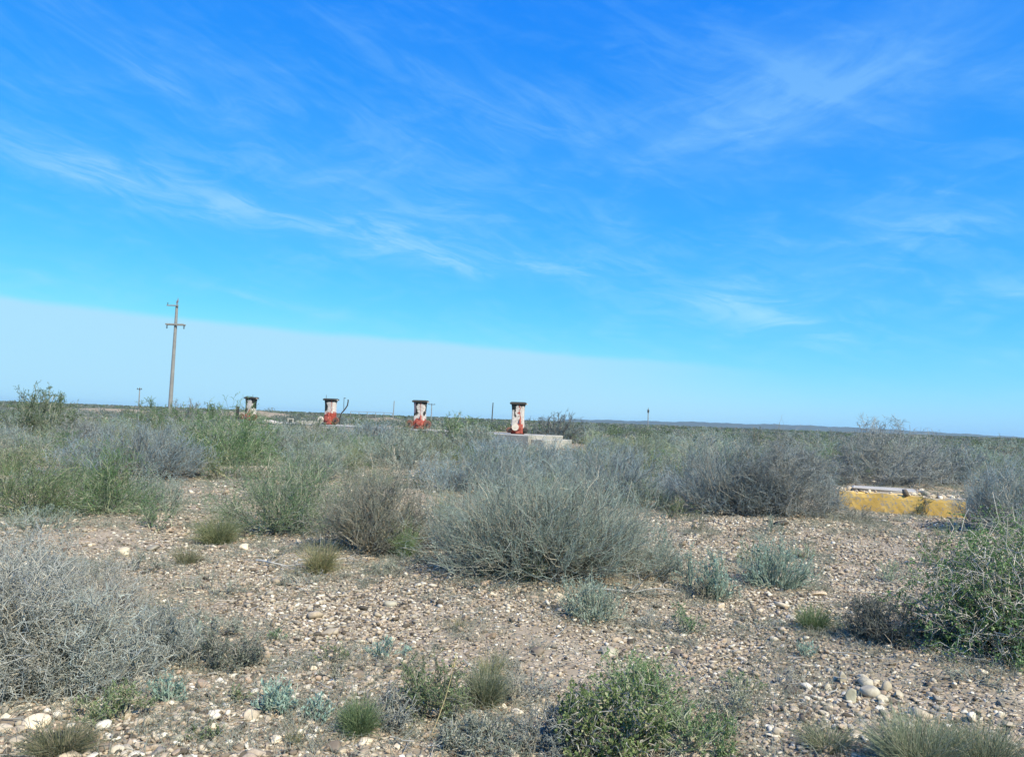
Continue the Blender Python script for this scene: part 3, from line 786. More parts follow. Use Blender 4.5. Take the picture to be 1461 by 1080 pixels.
# ------------------------------------------------------------------ poles
POLEM = concrete_mat("pole_concrete", (.19, .195, .19), (.27, .275, .26), (.14, .12, .09))
def utility_pole():
    Y = 82.0; b = atdepth(241.5, 600, Y); t = atdepth(252.5, 436, Y)
    z0 = float(gh(b[0], b[1]))
    root = thing("utility_pole", (b[0], b[1], z0), "tall tapering concrete utility pole with two crossarms, by far the largest pole", "utility pole")
    H = t[2] - z0; dx = t[0] - b[0]
    at = lambda z: Vector((dx * z / H, 0, z))
    bm = bmesh.new(); bm_cyl(bm, at(-.3), at(H), .225, .135, 14); done("shaft", bm, POLEM, root, smooth=False)
    # lower double crossarm
    z1 = H - 2.05
    bm = bmesh.new(); bm_box(bm, at(z1) + Vector((-.02, -.26, 0)), (1.95, .12, .16), bevel=.02); bm_box(bm, at(z1) + Vector((-.02, .26, 0)), (1.95, .12, .16), bevel=.02)
    arm = done("crossarm", bm, POLEM, root)
    for s in (-.92, .90):
        bm = bmesh.new()
        for k in range(3): bm_cyl(bm, at(z1) + Vector((s, 0, -.10 - .12 * k)), at(z1) + Vector((s, 0, -.17 - .12 * k)), .09, .05, 10)
        bm_cyl(bm, at(z1) + Vector((s, 0, .0)), at(z1) + Vector((s, 0, -.48)), .02, .02, 6)
        done("insulator", bm, DARKM, arm)
    z2 = H + .02
    bm = bmesh.new(); bm_box(bm, at(z2) + Vector((-.38, -.20, -.06)), (1.25, .10, .12), bevel=.015); arm = done("crossarm", bm, POLEM, root)
    for (x, hh) in ((-.9, .26), (.05, .52), (.16, .78)):
        bm = bmesh.new(); bm_cyl(bm, at(z2) + Vector((x, -.2, 0)), at(z2) + Vector((x * 1.0, -.2, hh)), .03, .02, 6)
        bm_cyl(bm, at(z2) + Vector((x, -.2, hh * .45)), at(z2) + Vector((x, -.2, hh * .62)), .07, .05, 8); bm_cyl(bm, at(z2) + Vector((x, -.2, hh * .66)), at(z2) + Vector((x, -.2, hh * .8)), .06, .03, 8)
        done("insulator", bm, RUSTM if x > 0 else DARKM, arm)
utility_pole()
def far_pole(u, vtop, Y, lab, arm=0.0, lean=0.0, kind="T", r=.12, armz=0.0):
    t = atdepth(u, vtop, Y); x = t[0]; z0 = float(gh(x, Y)) - .2; H = t[2] - z0
    root = thing("power_pole", (x, Y, z0), lab, "pole", "distant poles on the plain")
    bm = bmesh.new(); bm_cyl(bm, (-lean * H, 0, 0), (0, 0, H), r * 1.25, r, 8); done("shaft", bm, POLEM if kind != 'dark' else DARKM, root)
    if arm:
        bm = bmesh.new(); bm_box(bm, (0, -.15, H - armz), (arm, .14, .16)); a = done("crossarm", bm, DARKM, root)
        for s in (-.42, 0, .42):
            bm = bmesh.new(); bm_cyl(bm, (s * arm, -.15, H - armz + .08), (s * arm, -.15, H - armz + .38), .08, .04, 6); done("insulator", bm, DARKM, a)
    if kind == 'head':
        bm = bmesh.new(); bm_cyl(bm, (0, 0, H - 1.6), (0, 0, H - .5), .32, .42, 10); bm_cyl(bm, (0, 0, H - .5), (0, 0, H + .4), .1, .06, 6); done("transformer", bm, DARKM, root)
far_pole(199.5, 553, 205, "small distant pole with a short crossarm, left of the tall utility pole", 1.3, .0, 'T', .13, .45)
far_pole(562.5, 572, 260, "thin bare pole standing alone on the skyline between the second and third pumps", 0, .02, 'T', .13)
far_pole(616, 577, 240, "distant pole with a T crossarm right of the black and white pump", 2.2, 0, 'T', .12, .0)
far_pole(703.5, 574.5, 250, "plain dark leaning pole just left of the pump with the pale dial", 0, .03, 'dark', .15)
far_pole(925, 583, 300, "distant pole with a bulky head, right of the concrete platform", 0, 0, 'head', .16)
def gantry():
    Y = 230.0
    for (u0, u1, v, lab) in ((500, 560, 587, "long low grey rail fence on the far skyline behind the bent pipe"),):
        a = atdepth(u0, v, Y); b = atdepth(u1, v + 1.6, Y); z0 = float(gh(a[0], Y))
        root = thing("rail_fence", (a[0], Y, z0), lab, "fence")
        L_ = b[0] - a[0]
        bm = bmesh.new(); bm_box(bm, (L_ / 2, 0, a[2] - z0), (L_, .1, .12)); done("rail", bm, POLEM, root)
        bm0 = []
        for k in range(6):
            bm = bmesh.new(); bm_box(bm, (L_ * (k + .02) / 5.04, .12, (a[2] - z0) / 2), (.14, .12, a[2] - z0)); done("post", bm, POLEM, root)
gantry()

# ------------------------------------------------------------------ plants placed from the photograph
CAT = {'wiry': ('wiry_shrub', 'shrub', 'wiry grey-green shrubs'), 'leafy': ('leafy_shrub', 'shrub', 'leafy green shrubs'), 'dead': ('dry_shrub', 'shrub', 'dry twiggy shrubs'),
       'thorn': ('thorn_shrub', 'shrub', 'thorny green shrubs'), 'mat': ('low_shrub', 'shrub', 'low matted shrubs'), 'herb': ('blue_green_herb', 'herb', 'blue-green herbs'), 'tuft': ('grass_tuft', 'grass tuft', 'tufts of dry grass')}
G, BL, GY, OL, BR, TE, ST_, PU = (.78, 1.04, .78), (.86, .95, 1.08), (.95, 1.0, .97), (.93, 1.0, .78), (.98, .94, .86), (.86, 1.05, 1.05), (1.3, 1.22, .98), (.88, .95, 1.0)
def dim(c, k): return tuple(x * k for x in c)
NAMED = [
    # kind, u, v of the foot, width, height (photo pixels), density, tint, label
    ('wiry', 768, 838, 326, 142, 1.05, (1.10, 1.17, 1.14), "broad dome of wiry grey-green twigs on the gravel, largest shrub in the middle"),
    ('wiry', 700, 712, 150, 78, 1.1, dim(BL, 1.05), "bluish wiry shrub behind the left shoulder of the big middle dome"),
    ('wiry', 868, 724, 180, 86, 1.1, dim(BL, 1.05), "wide bluish wiry shrub behind the right shoulder of the big middle dome"),
    ('wiry', 1040, 738, 175, 105, 1.15, dim(BL, 1.02), "dark bluish wiry shrub left of the yellow blocks, at the edge of the gravel"),
    ('dead', 1118, 742, 160, 130, 1.1, dim(PU, .82), "tall purple-grey twiggy thicket shrub just left of the yellow blocks"),
    ('dead', 1265, 694, 210, 96, 1.5, dim(PU, .76), "purple-grey twiggy shrub standing right behind the longer yellow block"),
    ('wiry', 1440, 764, 130, 100, 1.1, dim(BL, .98), "tall wiry shrub immediately right of the shorter yellow block"),
    ('thorn', 1440, 948, 260, 178, 1.3, dim(G, .85), "big thorny green shrub with pale zigzag branches at the right edge"),
    ('thorn', 1465, 830, 190, 96, 1.2, G, "green thorny shrub behind the big one at the right edge"),
    ('mat', 1270, 925, 130, 75, 1.1, dim(PU, .50), "low dark grey dead shrub at the foot of the big thorny shrub"),
    ('mat', 1246, 875, 58, 36, 1.0, dim(PU, .6), "small dark tussock shrub above the low dark grey dead shrub"),
    ('tuft', 1161, 901, 66, 42, 1.3, dim(G, .95), "small round bright green tuft alone on the gravel"),
    ('herb', 1108, 845, 105, 66, 1.2, TE, "clump of blue-green stems on the gravel below the thicket, right of the paler pair"),
    ('leafy', 1075, 812, 46, 48, 1.0, OL, "small olive sprig rising behind the blue-green clump on the gravel"),
    ('herb', 1022, 860, 56, 76, 1.0, dim(TE, 1.1), "slender upright pale blue-green herb left of the larger blue-green clump"),
    ('mat', 1000, 860, 40, 40, 1.0, dim(BR, .8), "small dull twiggy plant at the left foot of the slender blue-green herb"),
    ('leafy', 1000, 762, 26, 36, 1.0, dim(BR, .8), "small dark upright weed at the upper edge of the gravel"),
    ('herb', 1100, 762, 30, 24, .9, GY, "tiny grey-green weed at the upper edge of the gravel under the thicket"),
    ('leafy', 962, 742, 60, 34, 1.1, dim(OL, .95), "low olive plant between the big middle dome and the thicket"),
    ('leafy', 402, 768, 205, 114, 1.25, (.86, 1.08, .88), "airy grey-green leafy shrub left of the middle, in front of the bright green one"),
    ('wiry', 528, 797, 165, 112, .85, dim(BR, .95), "brownish wiry shrub with thin upright twigs between the leafy shrub and the big dome"),
    ('tuft', 577, 797, 46, 54, 1.1, G, "narrow green tuft against the left flank of the big dome"),
    ('tuft', 457, 820, 66, 52, 1.1, ST_, "pale straw coloured grass tuft in front of the brownish wiry shrub"),
    ('tuft', 310, 778, 84, 46, 1.2, dim(OL, .9), "olive grass tuft on the gravel at the left of the airy leafy shrub"),
    ('tuft', 266, 805, 58, 32, 1.0, dim(BR, 1.0), "small brownish grass tuft below the olive grass tuft"),
    ('wiry', 195, 690, 205, 82, 1.15, dim(BL, .95), "wide blue-grey wiry shrub on the left, under the tall utility pole"),
    ('leafy', 335, 668, 165, 100, 2.2, (.80, 1.16, .74), "bright green leafy shrub under the leftmost pump"),
    ('leafy', 252, 622, 180, 54, 2.2, dim(G, .85), "dark green leafy shrub at the foot of the tall utility pole"),
    ('leafy', 148, 738, 130, 88, 1.4, (.72, 1.04, .66), "dark green leafy shrub at the left, in front of the wide blue-grey one"),
    ('leafy', 40, 742, 160, 94, 1.3, (.86, 1.06, .72), "olive leafy shrub at the left edge above the grey dead brush"),
    ('herb', 236, 735, 56, 50, 1.1, dim(GY, .9), "upright grey-green herb beside the patch of gravel on the left"),
    ('dead', -5, 1005, 250, 225, .85, (1.0, 1.02, 1.0), "biggest tangle of pale grey dead brush, filling the lower left corner"),
    ('dead', 30, 900, 190, 150, .7, (.97, 1.02, 1.02), "pale brush reaching highest along the left edge, behind the biggest tangle"),
    ('dead', 125, 998, 190, 150, .7, (.94, 1.0, .98), "middling tangle of pale dead brush against the right of the biggest one"),
    ('dead', 125, 880, 170, 78, .65, (1.0, .99, .96), "low pale dead brush right of the one reaching highest on the left edge"),
    ('mat', 235, 905, 120, 46, .6, (1.0, 1.04, 1.0), "thin spreading grey plant between the dead brush and the open gravel"),
    ('herb', 260, 945, 90, 50, .6, (.95, 1.0, .98), "sparse grey-green stems at the right of the smallest dead brush"),
    ('dead', 215, 962, 140, 100, .75, (.9, .98, .97), "smallest grey dead brush, spilling right from the tangles in the lower left"),
    ('mat', 328, 960, 104, 56, 1.2, dim(GY, .72), "low dark grey-green mat plant right of the grey dead brush"),
    ('leafy', 160, 1035, 110, 52, .8, OL, "sparse olive leafy plant at the foot of the huge dead tangle"),
    ('tuft', 85, 1082, 120, 50, .8, dim(BR, .8), "brown dried tuft at the bottom edge under the dead tangle"),
    ('herb', 236, 1008, 44, 44, 1.1, TE, "blue-green herb growing right of the sparse olive leafy plant"),
    ('herb', 392, 1022, 52, 46, 1.2, dim(TE, 1.1), "blue-green herb on the gravel, left one of the pair near the bottom"),
    ('herb', 456, 1030, 46, 32, 1.1, dim(TE, 1.1), "small blue-green herb, right one of the pair near the bottom"),
    ('herb', 550, 943, 64, 26, 1.0, TE, "low spreading blue-green herb on bare gravel in the middle of the foreground"),
    ('herb', 842, 892, 92, 58, 1.2, dim(GY, 1.05), "grey-green herb in front of the big middle dome"),
    ('leafy', 970, 910, 56, 44, .7, G, "thin light green herb standing alone on gravel"),
    ('tuft', 512, 1050, 70, 54, 1.2, dim(G, .9), "fresh green tuft near the bottom beside the small blue-green herb"),
    ('leafy', 612, 1035, 120, 88, .8, dim(OL, .8), "olive sprawling plant near the bottom behind a dry straw stalk"),
    ('dead', 565, 1045, 84, 72, .8, dim(GY, .8), "grey bare twiggy plant right of the fresh green tuft"),
    ('tuft', 690, 1010, 84, 66, .9, dim(GY, .95), "greyish grass tuft right of the dry straw stalk"),
    ('leafy', 905, 1035, 150, 90, .72, (.88, 1.12, .74), "bright green leafy sprawl at the bottom of the picture"),
    ('leafy', 985, 1085, 150, 80, .65, (.90, 1.12, .76), "second bright green leafy sprawl right of and below the first"),
    ('dead', 790, 1090, 140, 96, .8, dim(GY, .85), "grey thorny twig tangle at the bottom, left of the bright green sprawls"),
    ('thorn', 872, 1100, 170, 120, .8, dim(OL, .85), "green and grey thorny tangle at the bottom, in front of the bright green sprawls"),
    ('mat', 690, 1090, 150, 60, 1.0, (1.0, 1.05, 1.05), "flat grey mat plant at the bottom edge left of the twig tangle"),
    ('tuft', 1310, 1112, 150, 92, 1.0, (1.05, 1.1, 1.1), "pale grey-green tall grass clump at the bottom right"),
    ('tuft', 1400, 1115, 130, 82, 1.0, (1.0, 1.05, 1.05), "second pale grass clump in the bottom right corner"),
    ('herb', 1148, 940, 30, 22, 1.0, TE, "tiny blue-green seedling on gravel above the heap of pale stones"),
    ('herb', 1352, 770, 60, 26, .8, dim(OL, .9), "low weeds at the foot of the shorter yellow block"),
    ('leafy', 1315, 738, 24, 40, 2.2, dim(GY, .7), "narrow weed growing in the gap between the yellow blocks"),
    ('dead', 1222, 748, 60, 30, .8, dim(GY, .6), "low dark twigs in front of the left end of the longer yellow block"),
    ('leafy', 1345, 812, 80, 40, .8, dim(OL, .95), "low olive weeds on gravel left of the green thorny shrubs"),
    ('leafy', 62, 624, 150, 64, 2.6, (.66, .78, .64), "rounded dull dark green shrub on the left skyline"),
    ('leafy', 62, 606, 96, 58, 4.0, dim(G, .75), "dark green dome shrub poking above the left skyline"),
    ('wiry', 795, 634, 110, 46, 2.2, dim(BL, .72), "dark bluish shrub beside the stepped end of the concrete platform"),
    ('leafy', 655, 640, 128, 54, 2.4, (.85, 1.06, .82), "green leafy shrub hiding the middle of the platform, right of the black and white pump"),
    ('leafy', 478, 640, 44, 48, 1.2, dim(G, .8), "green leafy shrub growing in front of the red painted pump"),
    ('leafy', 510, 690, 90, 40, 1.0, dim(OL, .85), "olive leafy shrub beside the pinkish bare patch left of the big dome"),
    ('wiry', 575, 672, 150, 54, 1.0, GY, "grey-green shrub below the black and white pump"),
    ('leafy', 955, 690, 90, 46, 1.2, G, "green leafy shrub between the wide bluish shrub and the thicket"),
    ('leafy', 355, 632, 96, 33, 2.0, OL, "olive shrub before the platform under the leftmost pump"),
    ('wiry', 405, 638, 106, 33, 2.0, GY, "grey-green wiry shrub before the low concrete kerb"),
    ('mat', 455, 634, 76, 29, 2.0, GY, "low matted shrub in front of the broken kerb, left of the red painted pump"),
    ('wiry', 530, 640, 106, 35, 2.0, BL, "bluish wiry shrub before the platform right of the red painted pump"),
    ('leafy', 585, 642, 106, 34, 2.0, OL, "olive leafy shrub under the black and white pump"),
    ('mat', 630, 636, 86, 33, 2.0, GY, "low matted shrub just right of and below the black and white pump"),
    ('wiry', 682, 646, 86, 37, 2.0, GY, "grey-green wiry shrub hiding the platform left of the stepped end pump"),
    ('leafy', 560, 626, 76, 21, 2.0, GY, "small grey-green leafy shrub close to the platform between the two middle pumps"),
    ('wiry', 505, 622, 66, 18, 2.0, GY, "small wiry shrub close to the platform beside the bent pipe"),
    ('wiry', 715, 660, 106, 28, 2.0, BL, "bluish wiry shrub below the platform's visible concrete face"),
    ('wiry', 840, 634, 50, 26, 1.2, GY, "grey-green wiry shrub right of the dark bluish one by the platform step"),
    ('leafy', 760, 655, 60, 16, 1.2, OL, "low olive plant at the foot of the platform's stepped end"),
    ('leafy', 1257, 655, 28, 52, .9, dim(GY, .75), "tall leafy sprig rising above the thicket on the right skyline"),
    ('leafy', 1078, 648, 22, 44, .7, dim(GY, .7), "thin sprig standing above the scrub on the skyline behind the thicket"),
    ('dead', 268, 612, 76, 46, 1.2, dim(PU, .8), "purple-grey twiggy shrub around the foot of the tall utility pole"),
    ('wiry', 660, 790, 130, 62, .8, dim(GY, 1.05), "pale wiry skirt on the left flank of the big middle dome"),
    ('wiry', 925, 828, 110, 60, .7, dim(GY, 1.1), "thin pale wiry growth on the right flank of the big middle dome"),
    ('mat', 560, 822, 150, 26, .9, dim(GY, 1.0), "flat grey mat in front of the brownish wiry shrub"),
    ('mat', 300, 850, 110, 30, .7, (1.0, 1.02, 1.0), "thin grey mat on gravel at the right of the pale dead brush"),
    ('mat', 385, 800, 100, 22, .8, GY, "thin flat mat between the olive tuft and the straw tuft"),
    ('wiry', 120, 690, 120, 50, 1.0, dim(BL, 1.0), "small blue-grey wiry shrub at the left end of the wide blue-grey one"),
    ('herb', 985, 845, 36, 60, .6, TE, "sparse thin herb between the big middle dome and the slender blue-green herb"),
    ('herb', 945, 815, 40, 70, .6, dim(TE, 1.0), "tall thin herb touching the right flank of the big middle dome"),
    ('wiry', 290, 640, 110, 46, 1.1, dim(GY, .9), "grey-green wiry shrub between the dark green and the bright green leafy shrubs"),
    ('leafy', 105, 655, 110, 40, 1.1, dim(G, .85), "green leafy shrub beyond the small blue-grey wiry one on the left"),
    ('wiry', 25, 660, 90, 40, 1.1, GY, "grey-green wiry shrub beside the pale bare strip at the left edge"),
    ('dead', 130, 632, 110, 52, 1.1, dim(PU, .75), "purple-grey twiggy shrub right of the rounded dull green one on the left skyline"),
    ('leafy', 200, 618, 100, 46, 2.0, dim(G, .85), "dark leafy shrub just left of the tall utility pole"),
    ('leafy', 305, 612, 80, 42, 2.2, dim(G, .9), "leafy green shrub between the utility pole and the leftmost pump"),
    ('wiry', 455, 690, 130, 56, 1.0, dim(GY, .95), "grey-green wiry shrub behind the airy leafy shrub"),
    ('wiry', 625, 705, 100, 44, .9, dim(BL, 1.0), "low bluish wiry shrub left of the one behind the big dome"),
    ('wiry', 785, 695, 100, 56, 1.0, dim(BL, 1.0), "bluish wiry shrub filling the dip behind the top of the big dome"),
    ('wiry', 985, 700, 90, 60, 1.0, dim(GY, .95), "grey-green wiry shrub right behind the low olive plant"),
    ('wiry', 1010, 652, 150, 40, 1.1, GY, "broad pale grey-green shrub behind the thicket, toward the platform side"),
    ('wiry', 1170, 655, 130, 44, 1.1, dim(PU, .9), "broad purple-grey shrub behind the middle of the thicket"),
    ('wiry', 1350, 694, 130, 64, 1.4, dim(BL, .95), "pale grey-green shrub behind the shorter yellow block"),
    ('wiry', 1300, 655, 120, 36, 1.0, GY, "pale broad shrub well behind the yellow blocks"),
    ('wiry', 1420, 668, 120, 40, 1.0, dim(GY, .95), "grey-green shrub at the right edge beyond the tall wiry one"),
    ('leafy', 220, 760, 90, 40, .8, dim(G, .9), "low green plant at the near foot of the dark green leafy shrub"),
    ('herb', 60, 760, 120, 36, .8, GY, "grey-green herbs along the top of the biggest dead tangle"),
    ('leafy', 700, 826, 74, 48, .8, G, "green sprigs growing through the left front of the big middle dome"),
    ('leafy', 760, 835, 60, 60, .6, dim(G, .95), "thin green sprigs growing through the front of the big middle dome"),
    ('leafy', 445, 618, 66, 20, 2.0, GY, "small green shrub between the kerb and the red painted pump"),
    ('mat', 170, 828, 150, 38, .7, (.98, 1.03, 1.0), "grey fuzzy mat on the gravel above the low pale dead brush"),
    ('mat', 310, 915, 110, 34, .6, (.95, 1.0, .97), "thin grey fuzz on gravel behind the low dark grey-green mat plant"),
    ('mat', 430, 845, 120, 22, .6, GY, "thin flat fuzz on gravel below the straw grass tuft"),
    ('dead', 760, 1005, 90, 50, .4, dim(GY, .8), "sparse thin twigs on gravel behind the grey thorny twig tangle"),
    ('dead', 1035, 1030, 100, 64, .4, dim(OL, .9), "sparse thin twiggy plant right of the bright green sprawls"),
    ('leafy', 1062, 1000, 70, 40, .4, OL, "thin olive weed on gravel left of the heap of pale stones"),
    ('tuft', 1180, 1075, 120, 46, .4, (1.05, 1.08, 1.05), "thin pale grass on gravel below the heap of pale stones"),
    ('mat', 655, 1055, 100, 40, .6, (.98, 1.03, 1.03), "thin grey mat on the gravel around the foot of the dry straw stalk"),
    ('leafy', 470, 950, 50, 32, .4, dim(OL, .9), "thin brownish weed beside the brown rough stone"),
    ('leafy', 395, 915, 26, 20, .7, G, "tiny green seedling on the open gravel left of the flat grey stone"),
    ('herb', 1270, 835, 70, 26, .5, OL, "thin low weed on the gravel above the small dark tussock"),
    ('herb', 1150, 800, 60, 20, .5, OL, "faint low weed on the gravel right of the blue-green clump"),
    ('mat', 880, 862, 120, 26, .6, dim(GY, .85), "flat grey mat along the right foot of the big middle dome"),
    ('mat', 690, 850, 110, 20, .6, dim(GY, .85), "flat grey mat along the left foot of the big middle dome"),
    ('leafy', 600, 700, 60, 26, .8, OL, "small olive weed on the pinkish bare patch"),
    ('leafy', 545, 665, 70, 34, 1.2, dim(OL, .85), "olive leafy shrub beyond the pinkish bare patch"),
    ('wiry', 1174, 736, 60, 56, 1.1, dim(BL, .95), "small bluish wiry shrub wedged between the thicket and the longer yellow block"),
    ('mat', 1225, 745, 60, 18, 1.0, dim(GY, .8), "flat weeds along the foot of the longer yellow block"),
    ('tuft', 700, 965, 60, 36, .35, dim(ST_, .8), "sparse straw grass on gravel above the greyish grass tuft"),
    ('tuft', 655, 900, 40, 24, .3, dim(ST_, .75), "few dry straw blades on the centre foreground gravel"),
    ('leafy', 340, 1005, 40, 24, .5, dim(OL, .9), "small dull weed beside the white stone on the lower left gravel"),
    ('mat', 480, 980, 90, 26, .5, dim(BR, .9), "flat brownish mat on gravel below the brown rough stone"),
    ('mat', 1085, 905, 90, 24, .5, GY, "flat grey fuzz on gravel left of the small round green tuft"),
    ('dead', 935, 905, 90, 34, .4, dim(GY, .9), "sparse dry twigs on gravel left of the thin light green herb"),
    ('herb', 1210, 905, 44, 26, .5, OL, "thin weed right of the small round green tuft"),
    ('mat', 1390, 985, 110, 24, .5, GY, "flat dry fuzz on gravel below the big thorny green shrub"),
    ('leafy', 290, 1060, 46, 30, .5, OL, "small olive weed on the lower left gravel between two stones"),
    ('tuft', 420, 1062, 40, 26, .5, dim(BR, .9), "small brown tuft at the bottom left of the fresh green tuft"),
    ('dead', 1110, 985, 80, 40, .35, dim(BR, 1.0), "few pale dry twigs on gravel left of the heap of pale stones"),
    ('dead', 735, 1010, 40, 70, .5, dim(BR, .9), "single dark forked twig plant standing on gravel left of the bright green sprawls"),
]
NAMED_POS = []
def place_named():
    for (kind, u, v, wp, hp, dens, colr, lab) in NAMED:
        p = onground(u, v)
        # the foot seen in the photograph is the near rim of the plant
        px = p[1] / FPX
        w = wp * px
        if kind != 'tuft': p = onground(u, v - 1); c = p[:2] * (1 + .32 * w / np.hypot(p[0], p[1]))
        else: c = p[:2] * (1 + .15 * w / np.hypot(p[0], p[1]))
        p = np.array([c[0], c[1], float(gh(c[0], c[1]))])
        px = p[1] / FPX; w = wp * px
        top = atdepth(u, v - hp, p[1])[2]; h = max(top - p[2], .06)
        NAMED_POS.append((c[0], c[1], w / 2))
        nm, cat, grp = CAT[kind]
        area = wp * hp
        if kind == 'tuft':
            o = link(nm, tuft_mesh(w, h, area, px, nm, dens * 1.25), None, p, colr, label=lab, category=cat, group=grp)
            continue
        root = thing(nm, p, lab, cat, grp)
        b, f = shrub_meshes(kind, w, h, area, px, dens * (1.25 + 1.3 * min(max((4500 - area) / 4500, 0), 1) * (v < 700)), name=nm)
        link("branches", b, root, None, tuple(.5 * c + .5 * sum(colr) / 3 for c in colr) if kind != 'thorn' else (1, 1, 1)); link("foliage", f, root, None, colr)
place_named()

# ------------------------------------------------------------------ scrub farther back: copies of a few plants
def proto_set():
    out = {}
    px = 25 / FPX
    for kind, n in (('wiry', 4), ('leafy', 4), ('dead', 3), ('mat', 3)):
        L = []
        for k in range(n):
            w, h = (1.0, .9)
            b, f = shrub_meshes(kind, 2.0, 1.0, 5200, px, 1.15, name=CAT[kind][0])
            # one mesh for each: at this distance the parts cannot be told apart
            L.append(join(b, f))
        out[kind] = L
    out['tuft'] = [tuft_mesh(.8, .8, 1500, px, "grass_tuft") for _ in range(3)]
    return out
def mesh_arrays(me):
    n = len(me.vertices); co = np.empty(n * 3, np.float32); me.vertices.foreach_get("co", co)
    t = np.empty(n, np.float32); me.attributes["tint"].data.foreach_get("value", t)
    li = np.empty(len(me.loops), np.int32); me.loops.foreach_get("vertex_index", li)
    return co.reshape(-1, 3), t, li.reshape(-1, 4)
def join(b, f):
    cb, tb, lb = mesh_arrays(b); cf, tf, lf = mesh_arrays(f)
    me = mesh_np(f.name, np.concatenate([cb, cf]), [np.concatenate([lb, lf + len(cb)])], np.concatenate([tb, tf]), f.materials[0])
    me.materials.append(b.materials[0])
    mi = np.zeros(len(me.polygons), np.int32); mi[:len(lb)] = 1; me.polygons.foreach_set("material_index", mi)
    return me
PRO = proto_set()
def inpoly(u, v, poly):
    ins = False; n = len(poly)
    for i in range(n):
        x1, y1 = poly[i]; x2, y2 = poly[(i + 1) % n]
        if (y1 > v) != (y2 > v) and u < (x2 - x1) * (v - y1) / (y2 - y1) + x1: ins = not ins
    return ins
CLEAR = [[(0, 622), (120, 628), (120, 640), (0, 642)], [(258, 690), (325, 672), (330, 745), (250, 750)], [(560, 668), (640, 655), (620, 745), (560, 745)],
         [(930, 718), (1200, 735), (1200, 900), (930, 900)], [(1195, 690), (1390, 690), (1390, 800), (1195, 800)], [(700, 612), (845, 616), (850, 652), (690, 652)],
         [(385, 600), (480, 602), (480, 618), (385, 618)]]
ZONES = [(-1e9, 235, "left of the tall utility pole"), (235, 420, "between the tall utility pole and the second pump"), (420, 690, "in front of the two middle pumps"),
         (690, 960, "around the stepped end of the platform"), (960, 1210, "on the plain behind the purple-grey thicket"), (1210, 1e9, "on the plain behind the yellow blocks")]
DESC = {'wiry': "grey-green wiry shrub scattered", 'leafy': "green leafy shrub scattered", 'dead': "dry twiggy shrub scattered", 'mat': "low matted shrub scattered", 'tuft': "dry grass tuft scattered"}
def on_platform(x, y, m=1.0):
    q = np.array([x, y]) - P0; a = q @ PD; c = q @ PN
    return -2.9 - m < a < 31 + m and -1.7 - m < c < 1.7 + m
def scatter():
    pts = []; cnt = 0; tries = 0
    while cnt < 740 and tries < 30000:
        tries += 1
        y = math.sqrt(rng.uniform(10.8 ** 2, 52 ** 2)); x = rng.uniform(-.80, .80) * y
        z = float(gh(x, y)); u, v, _ = project((x, y, z))
        if v > 748 or any(inpoly(u, v, q) for q in CLEAR) or on_platform(x, y, .3): continue
        r = rng.uniform(.45, 1.1) if y > 16 else rng.uniform(.28, .65)
        if rng.random() < .25: r *= 1.25
        if any((x - a) ** 2 + (y - b) ** 2 < (.46 * (r + c)) ** 2 for a, b, c in NAMED_POS): continue
        if any((x - a) ** 2 + (y - b) ** 2 < (.45 * (r + c)) ** 2 for a, b, c in pts): continue
        kind = rng.choice(['wiry', 'leafy', 'dead', 'mat', 'tuft'], p=[.40, .22, .10, .18, .10])
        hgt = {'wiry': .78, 'leafy': .8, 'dead': .75, 'mat': .5, 'tuft': .8}[kind] * r * rng.uniform(.75, 1.25)
        hgt = min(hgt, .95)
        # keep pumps, platform end and the blocks in view
        ut, vt, _ = project((x, y, z + hgt)); hw = r * FPX / y
        ok = True
        for (u0, u1, vb) in ((338, 378, 604), (450, 500, 606), (580, 620, 613), (706, 812, 634), (1200, 1378, 742), (1190, 1380, 700)):
            if u + hw > u0 and u - hw < u1 and vt < vb and v > vb - 2: ok = False
        if y < 40 and vt < 596 + .0367 * (u - 730): ok = False
        if not ok: continue
        pts.append((x, y, r)); cnt += 1
        me = PRO[kind][rng.integers(0, len(PRO[kind]))]
        nm, cat, grp = CAT[kind]
        zone = [t for a, b, t in ZONES if a <= u < b][0]
        o = bpy.data.objects.new(nm, me); COL.objects.link(o)
        o.location = (x, y, z - .01)
        if kind == 'tuft': k = r * 1.1; o.scale = (k, k, hgt / .8)
        else: o.scale = (r, r * rng.uniform(.8, 1.15), hgt)
        o.rotation_euler = (0, 0, rng.uniform(0, 2 * PI))
        tintc = [GY, BL, dim(GY, .85), (.9, 1.02, .9), dim(OL, 1.0)][rng.integers(0, 5)] if kind != 'dead' else dim(PU, rng.uniform(.55, .95))
        if kind == 'leafy': tintc = [G, (.9, 1.05, .9), OL, (1, 1, .9)][rng.integers(0, 4)]
        o.color = (*tintc, 1)
        o["label"] = DESC[kind] + " " + zone; o["category"] = cat; o["group"] = grp + " " + zone
    print("scattered", cnt, "tries", tries)
scatter()

